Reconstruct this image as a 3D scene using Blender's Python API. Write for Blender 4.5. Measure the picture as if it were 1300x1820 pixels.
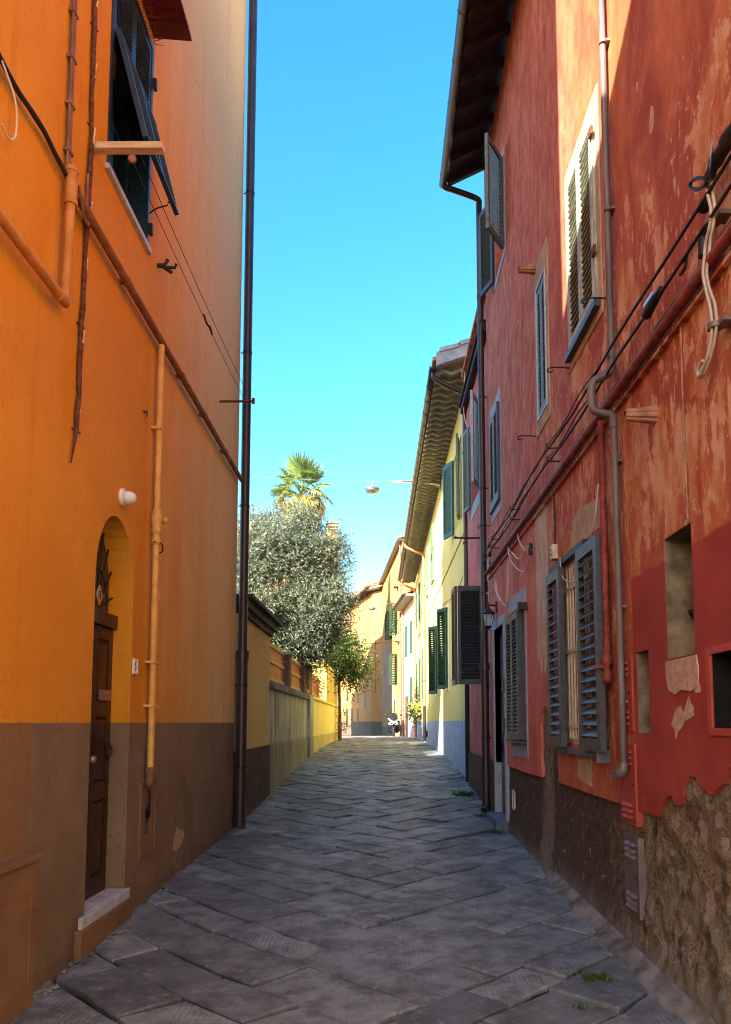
import bpy, bmesh, math, random
import numpy as np
from mathutils import Vector, Matrix, noise
from mathutils.geometry import tessellate_polygon

for o in list(bpy.data.objects):
    bpy.data.objects.remove(o)
S = bpy.context.scene
COL = S.collection
rad = math.radians
V = Vector

# ------------------------------------------------------------------ camera, sky, sun
CAM_H, PITCH, FPX, HX, HY = 1.65, rad(5.1), 1340.0, 678.0, 1284.0
cam_d = bpy.data.cameras.new('camera')
cam_d.sensor_fit = 'AUTO'
cam_d.sensor_width = 36.0
cam_d.lens = FPX / 1820 * 36.0
cam_d.shift_x = -(HX - 650) / 1820
cam_d.shift_y = (HY - FPX * math.tan(PITCH) - 910) / 1820
cam_d.clip_start = 0.05
cam_d.clip_end = 2000
cam = bpy.data.objects.new('camera', cam_d)
cam.location = (0, 0, CAM_H)
cam.rotation_euler = (rad(90) + PITCH, 0, 0)
COL.objects.link(cam)
S.camera = cam

SUN_TRAVEL = V((1.0, 1.3, -0.72)).normalized()
SUN_EL = math.asin(-SUN_TRAVEL.z)
SUN_ROT = math.atan2(-SUN_TRAVEL.x, -SUN_TRAVEL.y)
world = bpy.data.worlds.new('World')
S.world = world
world.use_nodes = True
wn = world.node_tree
for n in list(wn.nodes):
    wn.nodes.remove(n)
sky = wn.nodes.new('ShaderNodeTexSky')
sky.sky_type = 'NISHITA'
sky.sun_disc = False
sky.sun_elevation = SUN_EL
sky.sun_rotation = SUN_ROT
sky.air_density = 1.0
sky.dust_density = 1.4
sky.ozone_density = 2.0
hsv = wn.nodes.new('ShaderNodeHueSaturation')
hsv.inputs['Hue'].default_value = 0.492
hsv.inputs['Saturation'].default_value = 1.38
bgn = wn.nodes.new('ShaderNodeBackground')
bgn.inputs['Strength'].default_value = 0.063
wo = wn.nodes.new('ShaderNodeOutputWorld')
wn.links.new(sky.outputs[0], hsv.inputs['Color'])
wn.links.new(hsv.outputs[0], bgn.inputs['Color'])
wn.links.new(bgn.outputs[0], wo.inputs['Surface'])

sun_d = bpy.data.lights.new('sun', 'SUN')
sun_d.energy = 2.7
sun_d.angle = rad(0.5)
sun_d.color = (1.0, 0.93, 0.80)
sun = bpy.data.objects.new('sun', sun_d)
sun.location = (-20, -20, 40)
sun.rotation_euler = SUN_TRAVEL.to_track_quat('-Z', 'Y').to_euler()
COL.objects.link(sun)

S.view_settings.view_transform = 'Standard'
S.view_settings.look = 'None'
S.view_settings.gamma = 1.0
S.view_settings.use_curve_mapping = False
S.view_settings.exposure = 3.3
S.render.engine = 'CYCLES'
S.cycles.max_bounces = 8
S.cycles.diffuse_bounces = 5
S.cycles.transparent_max_bounces = 8
S.cycles.use_denoising = True
S.cycles.filter_width = 1.1

# ------------------------------------------------------------------ measuring helpers
CY0 = HY - FPX * math.tan(PITCH)
def ray(px, py):
    a = (px - HX) / FPX
    b = -(py - CY0) / FPX
    return V((a, math.cos(PITCH) - b * math.sin(PITCH), math.sin(PITCH) + b * math.cos(PITCH)))
def on_x(px, py, X):
    d = ray(px, py); t = X / d.x
    return (d.y * t, d.z * t + CAM_H)          # (Y, Z) on the plane x = X
def at_y(px, py, Y):
    d = ray(px, py); t = Y / d.y
    return V((d.x * t, Y, d.z * t + CAM_H))

GP = [(-60, -.3), (-6, -.06), (0, -.05), (4, -.03), (7, .02), (9, .07), (11, .115), (12.7, .19), (16.6, .38), (21.8, .64), (27, .74),
      (32.4, .79), (46, .80), (56, .66), (75, .35), (120, .2), (900, .2)]
def G(y):
    for (a, za), (b, zb) in zip(GP, GP[1:]):
        if y <= b:
            t = max(0, (y - a) / (b - a))
            return za + (zb - za) * t
    return GP[-1][1]

# ------------------------------------------------------------------ mesh building
WL = {}                       # world location of every object that can be a parent
class MB:
    def __init__(s):
        s.v = []; s.f = []; s.sm = []; s.cuts = [(0, 0)]
    def add(s, vs, fs, smooth=False):
        k = len(s.v)
        s.v.extend([tuple(p) for p in vs])
        for f in fs:
            s.f.append(tuple(i + k for i in f)); s.sm.append(smooth)
        return s
    def cut(s):               # what follows is a piece of its own
        s.cuts.append((len(s.v), len(s.f))); return s
    def hexa(s, c):           # eight corners: bottom ring 0-3, top ring 4-7
        return s.add(c, [(0, 3, 2, 1), (4, 5, 6, 7), (0, 1, 5, 4), (1, 2, 6, 5), (2, 3, 7, 6), (3, 0, 4, 7)])
    def box(s, x0, x1, y0, y1, z0, z1):
        return s.hexa([(x0, y0, z0), (x1, y0, z0), (x1, y1, z0), (x0, y1, z0), (x0, y0, z1), (x1, y0, z1), (x1, y1, z1), (x0, y1, z1)])
    def fbox(s, fr, u0, u1, v0, v1, w0, w1):
        return s.hexa([fr.P(u0, v0, w0), fr.P(u1, v0, w0), fr.P(u1, v0, w1), fr.P(u0, v0, w1),
                       fr.P(u0, v1, w0), fr.P(u1, v1, w0), fr.P(u1, v1, w1), fr.P(u0, v1, w1)])
    def tube(s, pts, r, n=8, cap=True, radii=None):
        pts = [V(p) for p in pts]
        m = len(pts)
        rings = []
        up = None
        for i, p in enumerate(pts):
            d = (pts[min(i + 1, m - 1)] - pts[max(i - 1, 0)])
            if d.length < 1e-9: d = V((0, 0, 1))
            d.normalize()
            if up is None:
                up = d.orthogonal().normalized()
            else:
                up = (up - d * up.dot(d))
                if up.length < 1e-6: up = d.orthogonal()
                up.normalize()
            sd = d.cross(up)
            rr = radii[i] if radii else r
            rings.append([p + (up * math.cos(2 * math.pi * k / n) + sd * math.sin(2 * math.pi * k / n)) * rr for k in range(n)])
        vs = [q for ring in rings for q in ring]
        fs = []
        for i in range(m - 1):
            for k in range(n):
                a = i * n + k; b = i * n + (k + 1) % n
                fs.append((a, b, b + n, a + n))
        s.add(vs, fs, True)
        if cap:
            s.add(rings[0], [tuple(reversed(range(n)))]); s.add(rings[-1], [tuple(range(n))])
        return s
    def lathe(s, c, prof, n=16, axis='z', smooth=True):
        c = V(c); vs = []
        for r, h in prof:
            for k in range(n):
                a = 2 * math.pi * k / n
                if axis == 'z': vs.append(c + V((r * math.cos(a), r * math.sin(a), h)))
                elif axis == 'x': vs.append(c + V((h, r * math.cos(a), r * math.sin(a))))
                else: vs.append(c + V((r * math.cos(a), h, r * math.sin(a))))
        fs = []
        for i in range(len(prof) - 1):
            for k in range(n):
                a = i * n + k; b = i * n + (k + 1) % n
                fs.append((a, b, b + n, a + n))
        fs.append(tuple(range(n))); fs.append(tuple(range((len(prof) - 1) * n, len(prof) * n)))
        return s.add(vs, fs, smooth)
    def facade(s, fr, outer, holes=(), depth=0.3, w=0.0):
        """a wall skin: front face with openings, reveals and edges of the given depth"""
        loops = [list(outer)] + [list(h) for h in holes]
        tri = tessellate_polygon([[V((a, b, 0)) for a, b in l] for l in loops])
        flat = [p for l in loops for p in l]
        s.add([fr.P(a, b, w) for a, b in flat], [tuple(t) for t in tri])
        for l in loops:
            n = len(l)
            vs = [fr.P(a, b, w) for a, b in l] + [fr.P(a, b, w - depth) for a, b in l]
            s.add(vs, [(i, (i + 1) % n, n + (i + 1) % n, n + i) for i in range(n)])
        return s
    def prism(s, fr, poly, w0, w1):
        n = len(poly)
        vs = [fr.P(a, b, w0) for a, b in poly] + [fr.P(a, b, w1) for a, b in poly]
        return s.add(vs, [tuple(range(n)), tuple(range(n, 2 * n))] + [(i, (i + 1) % n, n + (i + 1) % n, n + i) for i in range(n)])
    def mesh(s, name, recalc=True):
        me = bpy.data.meshes.new(name)
        me.from_pydata(s.v, [], s.f)
        me.polygons.foreach_set('use_smooth', s.sm)
        if recalc:
            bm = bmesh.new(); bm.from_mesh(me)
            bmesh.ops.recalc_face_normals(bm, faces=bm.faces)
            bm.to_mesh(me); bm.free()
        me.update()
        return me
    def build(s, name, mat, parent=None, label=None, cat=None, group=None, kind=None, recalc=True, bevel=0):
        if len(s.cuts) > 1:
            o = None
            ends = s.cuts[1:] + [(len(s.v), len(s.f))]
            for (v0, f0), (v1, f1) in zip(s.cuts, ends):
                if f1 == f0: continue
                q = MB(); q.v = s.v[v0:v1]; q.f = [tuple(i - v0 for i in f) for f in s.f[f0:f1]]; q.sm = s.sm[f0:f1]
                o = q.build(name, mat, parent, label, cat, group, kind, recalc, bevel)
            return o
        me = s.mesh(name, recalc)
        a = np.array(s.v)
        c = V(((a[:, 0].min() + a[:, 0].max()) / 2, (a[:, 1].min() + a[:, 1].max()) / 2, a[:, 2].min()))
        me.transform(Matrix.Translation(-c))
        me.materials.append(mat)
        o = bpy.data.objects.new(name, me)
        COL.objects.link(o)
        WL[o] = c
        if parent:
            o.parent = parent; o.location = c - WL[parent]
        else:
            o.location = c
        if bevel:
            b = o.modifiers.new('bevel', 'BEVEL'); b.width = bevel; b.segments = 2; b.limit_method = 'ANGLE'
        return tag(o, label, cat, group, kind)

def tag(o, label=None, cat=None, group=None, kind=None):
    if label: o['label'] = label
    if cat: o['category'] = cat
    if group: o['group'] = group
    if kind: o['kind'] = kind
    return o
def thing(name, loc, label=None, cat=None, group=None, kind=None):
    o = bpy.data.objects.new(name, None)
    o.empty_display_size = 0.2
    COL.objects.link(o)
    o.location = loc; WL[o] = V(loc)
    return tag(o, label, cat, group, kind)
def inst(name, me, M, parent):
    """an object sharing mesh data, placed by a world matrix under a parent"""
    o = bpy.data.objects.new(name, me)
    COL.objects.link(o)
    o.parent = parent
    o.matrix_local = Matrix.Translation(-WL[parent]) @ M
    WL[o] = M.translation.copy()
    return o
def copy_tree(o, parent=None):
    c = o.copy(); COL.objects.link(c)
    if parent: c.parent = parent
    for ch in list(o.children):
        copy_tree(ch, c)
    return c

class Fr:
    def __init__(s, o, u, w, v=(0, 0, 1)):
        s.o, s.u, s.w, s.v = V(o), V(u).normalized(), V(w).normalized(), V(v).normalized()
    def P(s, u, v, w=0.0):
        return s.o + s.u * u + s.v * v + s.w * w
    def M(s, u, v, w=0.0):
        m = Matrix.Identity(4)
        for i in range(3):
            m[i][0] = s.u[i]; m[i][1] = s.v[i]; m[i][2] = s.w[i]
        m.translation = s.P(u, v, w)
        return m
LW = Fr((-2.15, 0, 0), (0, 1, 0), (1, 0, 0))
RW = Fr((1.8, 0, 0), (0, 1, 0), (-1, 0, 0))
RB = Fr((1.85, 0, 0), (0, 1, 0), (-1, 0, 0))
YW = Fr((1.9, 0, 0), (0, 1, 0), (-1, 0, 0))
def rect(u0, u1, v0, v1):
    return [(u0, v0), (u1, v0), (u1, v1), (u0, v1)]
def smooth_path(pts, n=6):
    pts = [V(p) for p in pts]
    out = []
    for i in range(len(pts) - 1):
        p0 = pts[max(i - 1, 0)]; p1 = pts[i]; p2 = pts[i + 1]; p3 = pts[min(i + 2, len(pts) - 1)]
        for k in range(n):
            t = k / n
            out.append(0.5 * ((2 * p1) + (p2 - p0) * t + (2 * p0 - 5 * p1 + 4 * p2 - p3) * t * t + (3 * p1 - p0 - 3 * p2 + p3) * t ** 3))
    out.append(pts[-1])
    return out

# ------------------------------------------------------------------ materials
class NT:
    def __init__(s, name, rough=0.8, spec=0.3):
        s.m = bpy.data.materials.new(name)
        s.m.use_nodes = True
        s.t = s.m.node_tree
        s.b = s.t.nodes['Principled BSDF']
        s.b.inputs['Roughness'].default_value = rough
        s.b.inputs['Specular IOR Level'].default_value = spec
        g = s.t.nodes.new('ShaderNodeNewGeometry')
        s.geo = g
        s.pos = g.outputs['Position']
        sp = s.t.nodes.new('ShaderNodeSeparateXYZ')
        s.t.links.new(s.pos, sp.inputs[0])
        s.X, s.Y, s.Z = sp.outputs
    def L(s, a, b):
        if hasattr(a, 'is_output') or isinstance(a, bpy.types.NodeSocket): s.t.links.new(a, b)
        else: b.default_value = a
    def scl(s, k, vec=None):
        n = s.t.nodes.new('ShaderNodeVectorMath'); n.operation = 'MULTIPLY'
        s.L(vec or s.pos, n.inputs[0]); n.inputs[1].default_value = k
        return n.outputs[0]
    def noise(s, scale, detail=4, rough=.55, k=None, vec=None, dist=0.0):
        n = s.t.nodes.new('ShaderNodeTexNoise')
        n.inputs['Scale'].default_value = scale; n.inputs['Detail'].default_value = detail
        n.inputs['Roughness'].default_value = rough; n.inputs['Distortion'].default_value = dist
        s.L(s.scl(k) if k else (vec or s.pos), n.inputs['Vector'])
        return n.outputs['Fac']
    def voro(s, scale, feature='F1', k=None, out='Distance'):
        n = s.t.nodes.new('ShaderNodeTexVoronoi'); n.feature = feature
        n.inputs['Scale'].default_value = scale
        s.L(s.scl(k) if k else s.pos, n.inputs['Vector'])
        return n.outputs[out]
    def wave(s, scale, dist=2, k=None, vec=None):
        n = s.t.nodes.new('ShaderNodeTexWave'); n.inputs['Scale'].default_value = scale
        n.inputs['Distortion'].default_value = dist; n.inputs['Detail'].default_value = 2
        s.L(s.scl(k) if k else (vec or s.pos), n.inputs['Vector'])
        return n.outputs['Fac']
    def op(s, o, a, b=0.0, c=None):
        n = s.t.nodes.new('ShaderNodeMath'); n.operation = o
        s.L(a, n.inputs[0]); s.L(b, n.inputs[1])
        if c is not None: s.L(c, n.inputs[2])
        return n.outputs[0]
    def step(s, v, lo, hi, a=0.0, b=1.0):
        n = s.t.nodes.new('ShaderNodeMapRange'); n.interpolation_type = 'SMOOTHSTEP'
        s.L(v, n.inputs[0]); s.L(lo, n.inputs[1]); s.L(hi, n.inputs[2]); n.inputs[3].default_value = a; n.inputs[4].default_value = b
        return n.outputs[0]
    def mix(s, f, a, b):
        n = s.t.nodes.new('ShaderNodeMix'); n.data_type = 'RGBA'
        s.L(f, n.inputs[0])
        for x, i in ((a, 6), (b, 7)):
            s.L((*x, 1) if isinstance(x, tuple) else x, n.inputs[i])
        return n.outputs[2]
    def mul(s, a, b): return s.op('MULTIPLY', a, b)
    def sub1(s, a): return s.op('SUBTRACT', 1.0, a)
    def mx(s, a, b): return s.op('MAXIMUM', a, b)
    def mn(s, a, b): return s.op('MINIMUM', a, b)
    def island(s): return s.geo.outputs['Random Per Island']
    def objrand(s):
        n = s.t.nodes.new('ShaderNodeObjectInfo'); return n.outputs['Random']
    def bump(s, h, strength=.3, dist=.01, prev=None):
        n = s.t.nodes.new('ShaderNodeBump'); n.inputs['Strength'].default_value = strength; n.inputs['Distance'].default_value = dist
        s.L(h, n.inputs['Height'])
        if prev is not None: s.L(prev, n.inputs['Normal'])
        s.L(n.outputs[0], s.b.inputs['Normal'])
        return n.outputs[0]
    def col(s, c):
        s.L((*c, 1) if isinstance(c, tuple) else c, s.b.inputs['Base Color']); return s
    def rough(s, r): s.L(r, s.b.inputs['Roughness']); return s

def plain(name, c, rough=.6, spec=.4, metal=0.0, var=.25, scale=6.0, bump=.15, k=None):
    m = NT(name, rough, spec)
    n = m.noise(scale, 5, .6, k)
    dark = tuple(x * (1 - var) for x in c); light = tuple(min(1, x * (1 + var)) for x in c)
    m.col(m.mix(m.step(n, .3, .7), dark, light))
    m.b.inputs['Metallic'].default_value = metal
    if bump: m.bump(m.noise(scale * 12, 3, .6, k), bump, .004)
    return m.m

MAT = {}
def mk_orange():
    m = NT('orange_plaster', .82, .25)
    big = m.noise(.7, 5, .6)
    streak = m.noise(2.2, 5, .62, (1, 1, .22))
    c = m.mix(m.step(big, .32, .7), (.66, .25, .012), (.74, .31, .022))
    c = m.mix(m.mul(m.step(streak, .5, .75), .30), c, (.84, .43, .08))
    # pale glow of light painted into the colour towards the far upper corner
    glow = m.op('ADD', m.op('MULTIPLY', m.op('SUBTRACT', m.Y, 5.9), .29), m.op('MULTIPLY', m.op('SUBTRACT', m.Z, 4.6), .075))
    glow = m.op('ADD', glow, m.op('MULTIPLY', m.op('SUBTRACT', streak, .5), .7))
    c = m.mix(m.step(glow, .05, 1.25, 0, .85), c, (.84, .62, .27))
    # panel left of the door and old repair lines
    c = m.mix(m.mul(m.step(m.Y, 5.08, 5.10), 0.10), m.mix(.10, c, (.45, .14, .01)), c)
    fine = m.noise(30, 7, .72)
    c = m.mix(m.step(fine, .48, .74, 0, .30), c, (.50, .15, .008))
    run = m.noise(5.0, 7, .68, (1, 1, .06))
    c = m.mix(m.step(run, .57, .72, 0, .34), c, (.42, .13, .02))
    crack = m.step(m.op('ABSOLUTE', m.op('SUBTRACT', m.noise(1.3, 7, .7), .5)), .0028, .0012)
    c = m.mix(m.mul(m.mul(crack, m.step(m.noise(.6, 3), .46, .52)), .65), c, (.30, .09, .01))
    scuff = m.step(m.noise(7, 8, .74), .665, .70)
    c = m.mix(m.mul(scuff, .42), c, (.86, .50, .16))
    # painted dado
    edge = m.op('ADD', 1.645, m.op('MULTIPLY', m.op('SUBTRACT', m.noise(9, 3), .5), .014))
    dn = m.noise(1.6, 5, .6)
    d = m.mix(m.step(dn, .3, .7), (.185, .118, .068), (.250, .168, .100))
    d = m.mix(m.sub1(m.step(m.Y, 4.655, 4.67)), d, (.235, .125, .058))
    low = m.op('ADD', m.sub1(m.step(m.Z, .0, .75)), m.op('MULTIPLY', m.op('SUBTRACT', m.noise(3.2, 6, .65, (1, 1, .5)), .5), 2.2))
    d = m.mix(m.step(low, .5, 1.35, 0, .6), d, (.075, .045, .028))
    blot = m.noise(5.5, 8, .74)
    d = m.mix(m.step(blot, .60, .70, 0, .35), d, (.27, .165, .095))
    d = m.mix(m.step(m.noise(34, 6, .7), .50, .70, 0, .45), d, (.085, .045, .024))
    spl = m.mul(m.step(m.noise(46, 4, .6), .60, .66), m.sub1(m.step(m.Z, .1, .55)))
    d = m.mix(m.mul(spl, .6), d, (.30, .25, .20))
    c = m.mix(m.step(m.Z, edge, m.op('ADD', edge, .006)), d, c)
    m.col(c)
    b = m.bump(m.noise(2.6, 6, .62), .6, .035)
    m.bump(m.noise(60, 7, .75), .5, .006, b)
    return m.m
def mk_red():
    m = NT('peeling_red_plaster', .85, .22)
    K = (1, 1, .40)
    st = m.noise(2.5, 9, .68, K, dist=.7)
    st2 = m.noise(7.0, 8, .68, (1, 1, .50), dist=.4)
    blot = m.noise(1.1, 6, .6, (1, 1, .55))
    red = m.mix(m.step(st, .35, .66), (.30, .060, .024), (.50, .140, .050))
    red = m.mix(m.step(st2, .52, .68, 0, .5), red, (.50, .165, .090))
    # upper, far part has weathered to a dusty pink
    pink = m.mix(m.step(st2, .38, .62), (.45, .100, .060), (.62, .225, .138))
    far = m.step(m.op('ADD', m.Y, m.mul(m.op('SUBTRACT', blot, .5), 3.0)), 5.2, 9.0)
    c = m.mix(m.mul(far, .9), red, pink)
    c = m.mix(m.step(m.noise(1.6, 7, .66, (1, 1, .6)), .52, .68, 0, .42), c, (.29, .058, .034))
    c = m.mix(m.step(m.noise(2.1, 7, .68, (1, 1.0, .5), dist=.6), .56, .70, 0, .40), c, (.64, .28, .15))
    # salmon ground floor of the far half
    salm = m.mix(m.step(st, .35, .65), (.60, .125, .080), (.72, .23, .155))
    lowfar = m.mul(m.step(m.Y, 7.9, 8.8), m.sub1(m.step(m.Z, 4.05, 4.15)))
    c = m.mix(m.mul(lowfar, .85), c, salm)
    # paint lost in streaks: ochre and sand coats under it
    zone = m.mul(m.step(m.Z, 2.2, 3.3), m.sub1(m.step(m.Z, 4.7, 6.0)))
    zone = m.mul(zone, m.sub1(m.step(m.Y, 7.2, 9.2)))
    zone = m.mx(zone, m.mul(m.mul(m.step(m.Y, 5.35, 5.6), m.sub1(m.step(m.Y, 6.5, 8.3))), m.mul(m.step(m.Z, 1.0, 1.5), m.sub1(m.step(m.Z, 4.4, 5.4)))))
    near = m.mul(m.sub1(m.step(m.Y, 5.6, 6.3)), m.sub1(m.step(m.Z, 4.7, 5.9)))
    zone = m.mx(zone, m.mul(near, .40))
    t = m.op('ADD', m.mul(st, .62), m.mul(st2, .48))
    thr = m.op('SUBTRACT', .672, m.mul(zone, .135))
    mask = m.step(t, thr, m.op('ADD', thr, .03))
    mask = m.mul(mask, m.step(zone, .05, .3, .12, 1.0))
    fl = m.step(m.noise(15, 9, .74, (1, 1, .55), dist=.4), .585, .60)
    fl = m.mul(fl, m.step(m.op('ADD', zone, m.mul(m.op('SUBTRACT', blot, .5), 1.2)), .25, .7))
    och = m.mix(m.step(m.noise(5.2, 6, .65, (1, 1, .5)), .38, .62), (.48, .17, .050), (.62, .36, .21))
    c = m.mix(m.mul(mask, .92), c, och)
    c = m.mix(m.mul(fl, .75), c, (.64, .42, .27))
    # freshly repainted field low on the near wall
    e = m.mul(m.op('SUBTRACT', m.noise(2.2, 4), .5), .10)
    fld = m.mul(m.sub1(m.step(m.op('ADD', m.Z, e), 2.66, 2.69)), m.sub1(m.step(m.op('ADD', m.Y, e), 5.33, 5.37)))
    fresh = m.mix(m.step(m.noise(1.4, 4), .35, .65), (.28, .040, .026), (.38, .060, .040))
    sc = m.step(m.noise(4.3, 6, .62, (1, 1, .6)), .655, .675)
    fresh = m.mix(m.mul(sc, m.sub1(m.step(m.Z, 1.75, 2.3))), fresh, (.50, .27, .18))
    c = m.mix(fld, c, fresh)
    # bare grey-beige strip beside the open window and rubbed plaster round openings
    s1 = m.mul(m.step(m.op('ADD', m.Y, m.mul(e, 2)), 8.00, 8.03), m.sub1(m.step(m.op('ADD', m.Y, m.mul(e, 2)), 8.62, 8.66)))
    s1 = m.mul(s1, m.mul(m.step(m.op('ADD', m.Z, m.mul(m.op('SUBTRACT', st2, .5), 1.2)), 2.2, 2.35), m.sub1(m.step(m.op('ADD', m.Z, e), 4.0, 4.1))))
    c = m.mix(m.mul(s1, .95), c, m.mix(m.step(st2, .4, .6), (.54, .38, .26), (.66, .54, .40)))
    # rain dirt under the soffit and by the foot
    c = m.mix(m.mul(m.step(m.noise(4, 5, .6, (1, 1, .1)), .52, .75), .35), c, (.16, .045, .035))
    m.col(c)
    b = m.bump(m.noise(2.0, 5, .6), .45, .03)
    b = m.bump(m.sub1(mask), .35, .006, b)
    m.bump(m.noise(45, 7, .75), .6, .007, b)
    return m.m
def mk_stucco():
    m = NT('bare_roughcast', .95, .12)
    n = m.noise(3.0, 7, .68)
    g = m.noise(55, 6, .75)
    d = m.mix(m.step(g, .32, .68), (.052, .036, .026), (.185, .125, .085))
    o = m.mix(m.step(g, .32, .68), (.115, .082, .048), (.40, .30, .185))
    st = m.voro(11, 'F1', None, 'Color')
    sp = m.t.nodes.new('ShaderNodeSeparateColor'); m.L(st, sp.inputs[0])
    o = m.mix(m.mul(m.step(sp.outputs[0], .55, .75), .55), o, (.38, .33, .255))
    o = m.mix(m.mul(m.step(sp.outputs[1], .70, .85), .55), o, (.12, .075, .045))
    k = m.op('ADD', m.mul(m.op('SUBTRACT', n, .5), 3.2), m.mul(m.op('SUBTRACT', 5.9, m.Y), 1.3))
    c = m.mix(m.step(k, -.3, .9), d, o)
    light = m.mul(m.step(m.Y, 8.0, 8.15), m.sub1(m.step(m.op('ADD', m.Y, m.mul(n, .8)), 8.95, 9.15)))
    c = m.mix(m.mul(light, .8), c, m.mix(m.step(g, .3, .7), (.17, .125, .09), (.42, .33, .24)))
    c = m.mix(m.step(m.noise(5, 8, .72), .53, .64, 0, .8), c, (.050, .036, .026))
    c = m.mix(m.step(m.noise(12, 6, .72), .57, .66, 0, .6), c, (.50, .40, .27))
    foot = m.sub1(m.step(m.op('ADD', m.Z, m.mul(m.op('SUBTRACT', n, .5), .5)), .02, .30))
    c = m.mix(m.mul(foot, .7), c, (.26, .225, .18))
    m.col(c)
    b = m.bump(m.noise(15, 8, .74), .95, .04)
    m.bump(m.noise(90, 5, .75), .9, .010, b)
    return m.m
def mk_wall(name, a, b, dado=None, dz=None, rise=0.0, dirt=(.3, .25, .18), stain=.3, bump=.3):
    m = NT(name, .85, .2)
    n = m.noise(.8, 6, .6); st = m.noise(2.4, 6, .62, (1, 1, .2))
    c = m.mix(m.step(n, .3, .7), a, b)
    c = m.mix(m.step(st, .55, .8, 0, stain), c, dirt)
    if dado:
        z = m.op('SUBTRACT', m.Z, m.mul(m.Y, rise)) if rise else m.Z
        d = m.mix(m.step(m.noise(3, 6, .65), .35, .65), tuple(x * .75 for x in dado), dado)
        c = m.mix(m.step(z, dz, dz + .01), d, c)
    m.col(c)
    m.bump(m.noise(40, 5, .65), bump, .006)
    return m.m
def mk_concrete():
    m = NT('weathered_garden_concrete', .92, .15)
    n = m.noise(2.2, 7, .66, (1, 1, .35)); s = m.noise(3.4, 5, .6, (1, 1, .07))
    c = m.mix(m.step(n, .32, .66), (.30, .26, .19), (.60, .53, .41))
    c = m.mix(m.step(s, .54, .66, 0, .85), c, (.06, .053, .042))
    foot = m.sub1(m.step(m.Z, 1.16, 1.30))
    c = m.mix(m.mul(foot, .55), c, (.15, .125, .085))
    m.col(c); m.bump(m.noise(28, 6, .7), .5, .012)
    return m.m
def mk_slab():
    m = NT('grey_sandstone_slab', .55, .35)
    r = m.op('FRACT', m.op('ADD', m.op('ADD', m.objrand(), m.mul(m.island(), 7.31)), 0.0))
    base = m.mix(r, (.105, .112, .104), (.285, .298, .275))
    n = m.noise(3.2, 8, .7)
    c = m.mix(m.step(n, .38, .66, 0, .8), base, (.065, .066, .066))
    c = m.mix(m.step(m.noise(11, 8, .72), .53, .66, 0, .6), c, (.31, .305, .285))
    c = m.mix(m.step(m.noise(27, 6, .7), .58, .66, 0, .55), c, (.045, .045, .045))
    c = m.mix(m.step(m.noise(1.1, 5, .6), .55, .75, 0, .35), c, (.11, .10, .07))
    spk = m.step(m.voro(9), .035, .02)
    c = m.mix(m.mul(spk, .5), c, (.42, .41, .38))
    m.col(c)
    m.rough(m.step(n, .2, .8, .42, .72))
    b = m.bump(m.noise(5, 8, .68), .6, .022)
    ch = m.wave(15, 2.2, k=(.6, 1.0, 0))
    b = m.bump(m.mul(m.mul(ch, m.step(r, .55, .62)), m.step(m.noise(1.7, 3), .42, .6)), .38, .007, b)
    m.bump(m.noise(70, 4, .7), .35, .004, b)
    return m.m
def mk_leaf(name, a, b, c=None, trans=.35, rough=.5):
    m = NT(name, rough, .3)
    r = m.island()
    k = m.mix(r, a, b)
    if c: k = m.mix(m.step(r, .82, .95), k, c)
    m.col(k)
    tr = m.t.nodes.new('ShaderNodeBsdfTranslucent'); m.L(k, tr.inputs['Color'])
    ms = m.t.nodes.new('ShaderNodeMixShader'); ms.inputs[0].default_value = trans
    m.L(m.b.outputs[0], ms.inputs[1]); m.L(tr.outputs[0], ms.inputs[2])
    m.L(ms.outputs[0], m.t.nodes['Material Output'].inputs['Surface'])
    return m.m
def mk_glass(name, c=(.02, .025, .03)):
    m = NT(name, .08, .6); m.col(c); return m.m
def mk_lampglass():
    m = NT('clear_lamp_glass', .1, .5); m.col((.75, .78, .78)); m.b.inputs['Transmission Weight'].default_value = .6
    return m.m

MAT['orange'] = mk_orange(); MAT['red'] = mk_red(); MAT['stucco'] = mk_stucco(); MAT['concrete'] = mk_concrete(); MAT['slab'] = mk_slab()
MAT['pinkwall'] = mk_wall('dusky_pink_plaster', (.42, .085, .075), (.60, .20, .17), (.13, .10, .08), 1.03, 0, (.66, .34, .30), .55)
MAT['yellow'] = mk_wall('pale_yellow_plaster', (.66, .55, .17), (.72, .62, .25), (.34, .45, .60), 1.69, 0, (.62, .52, .24), .25, .15)
MAT['annex'] = mk_wall('warm_yellow_plaster', (.66, .42, .13), (.74, .50, .20), (.16, .11, .065), 1.22, 0, (.38, .22, .08), .3)
MAT['litwall'] = mk_wall('bright_yellow_plaster', (.78, .58, .14), (.84, .68, .22), (.60, .46, .16), 1.2, 0, (.55, .42, .2), .35)
MAT['ochre'] = mk_wall('ochre_plaster', (.40, .21, .06), (.46, .26, .085), (.22, .17, .11), 1.35, 0, (.34, .18, .07), .3, .3)
MAT['peach'] = mk_wall('peach_plaster', (.44, .205, .066), (.48, .245, .085), (.15, .115, .08), 1.72, 0, (.45, .24, .1), .25, .25)
MAT['patch'] = mk_wall('old_brown_render', (.36, .22, .13), (.48, .31, .20), None, None, 0, (.16, .10, .07), .8, .5)
MAT['whitewall'] = mk_wall('cream_plaster', (.44, .33, .19), (.50, .40, .25), (.42, .42, .40), 1.6, 0, (.6, .5, .35), .2)
MAT['beige'] = plain('beige_surround', (.42, .31, .19), .85, .2, var=.2)
MAT['greysurr'] = plain('blue_grey_surround', (.36, .36, .39), .8, .25, var=.15)
MAT['slate'] = plain('dark_grey_shutter_paint', (.050, .053, .060), .45, .4, var=.25, scale=14)
MAT['navy'] = plain('navy_shutter_paint', (.018, .035, .050), .42, .45, var=.3, scale=10)
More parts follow.
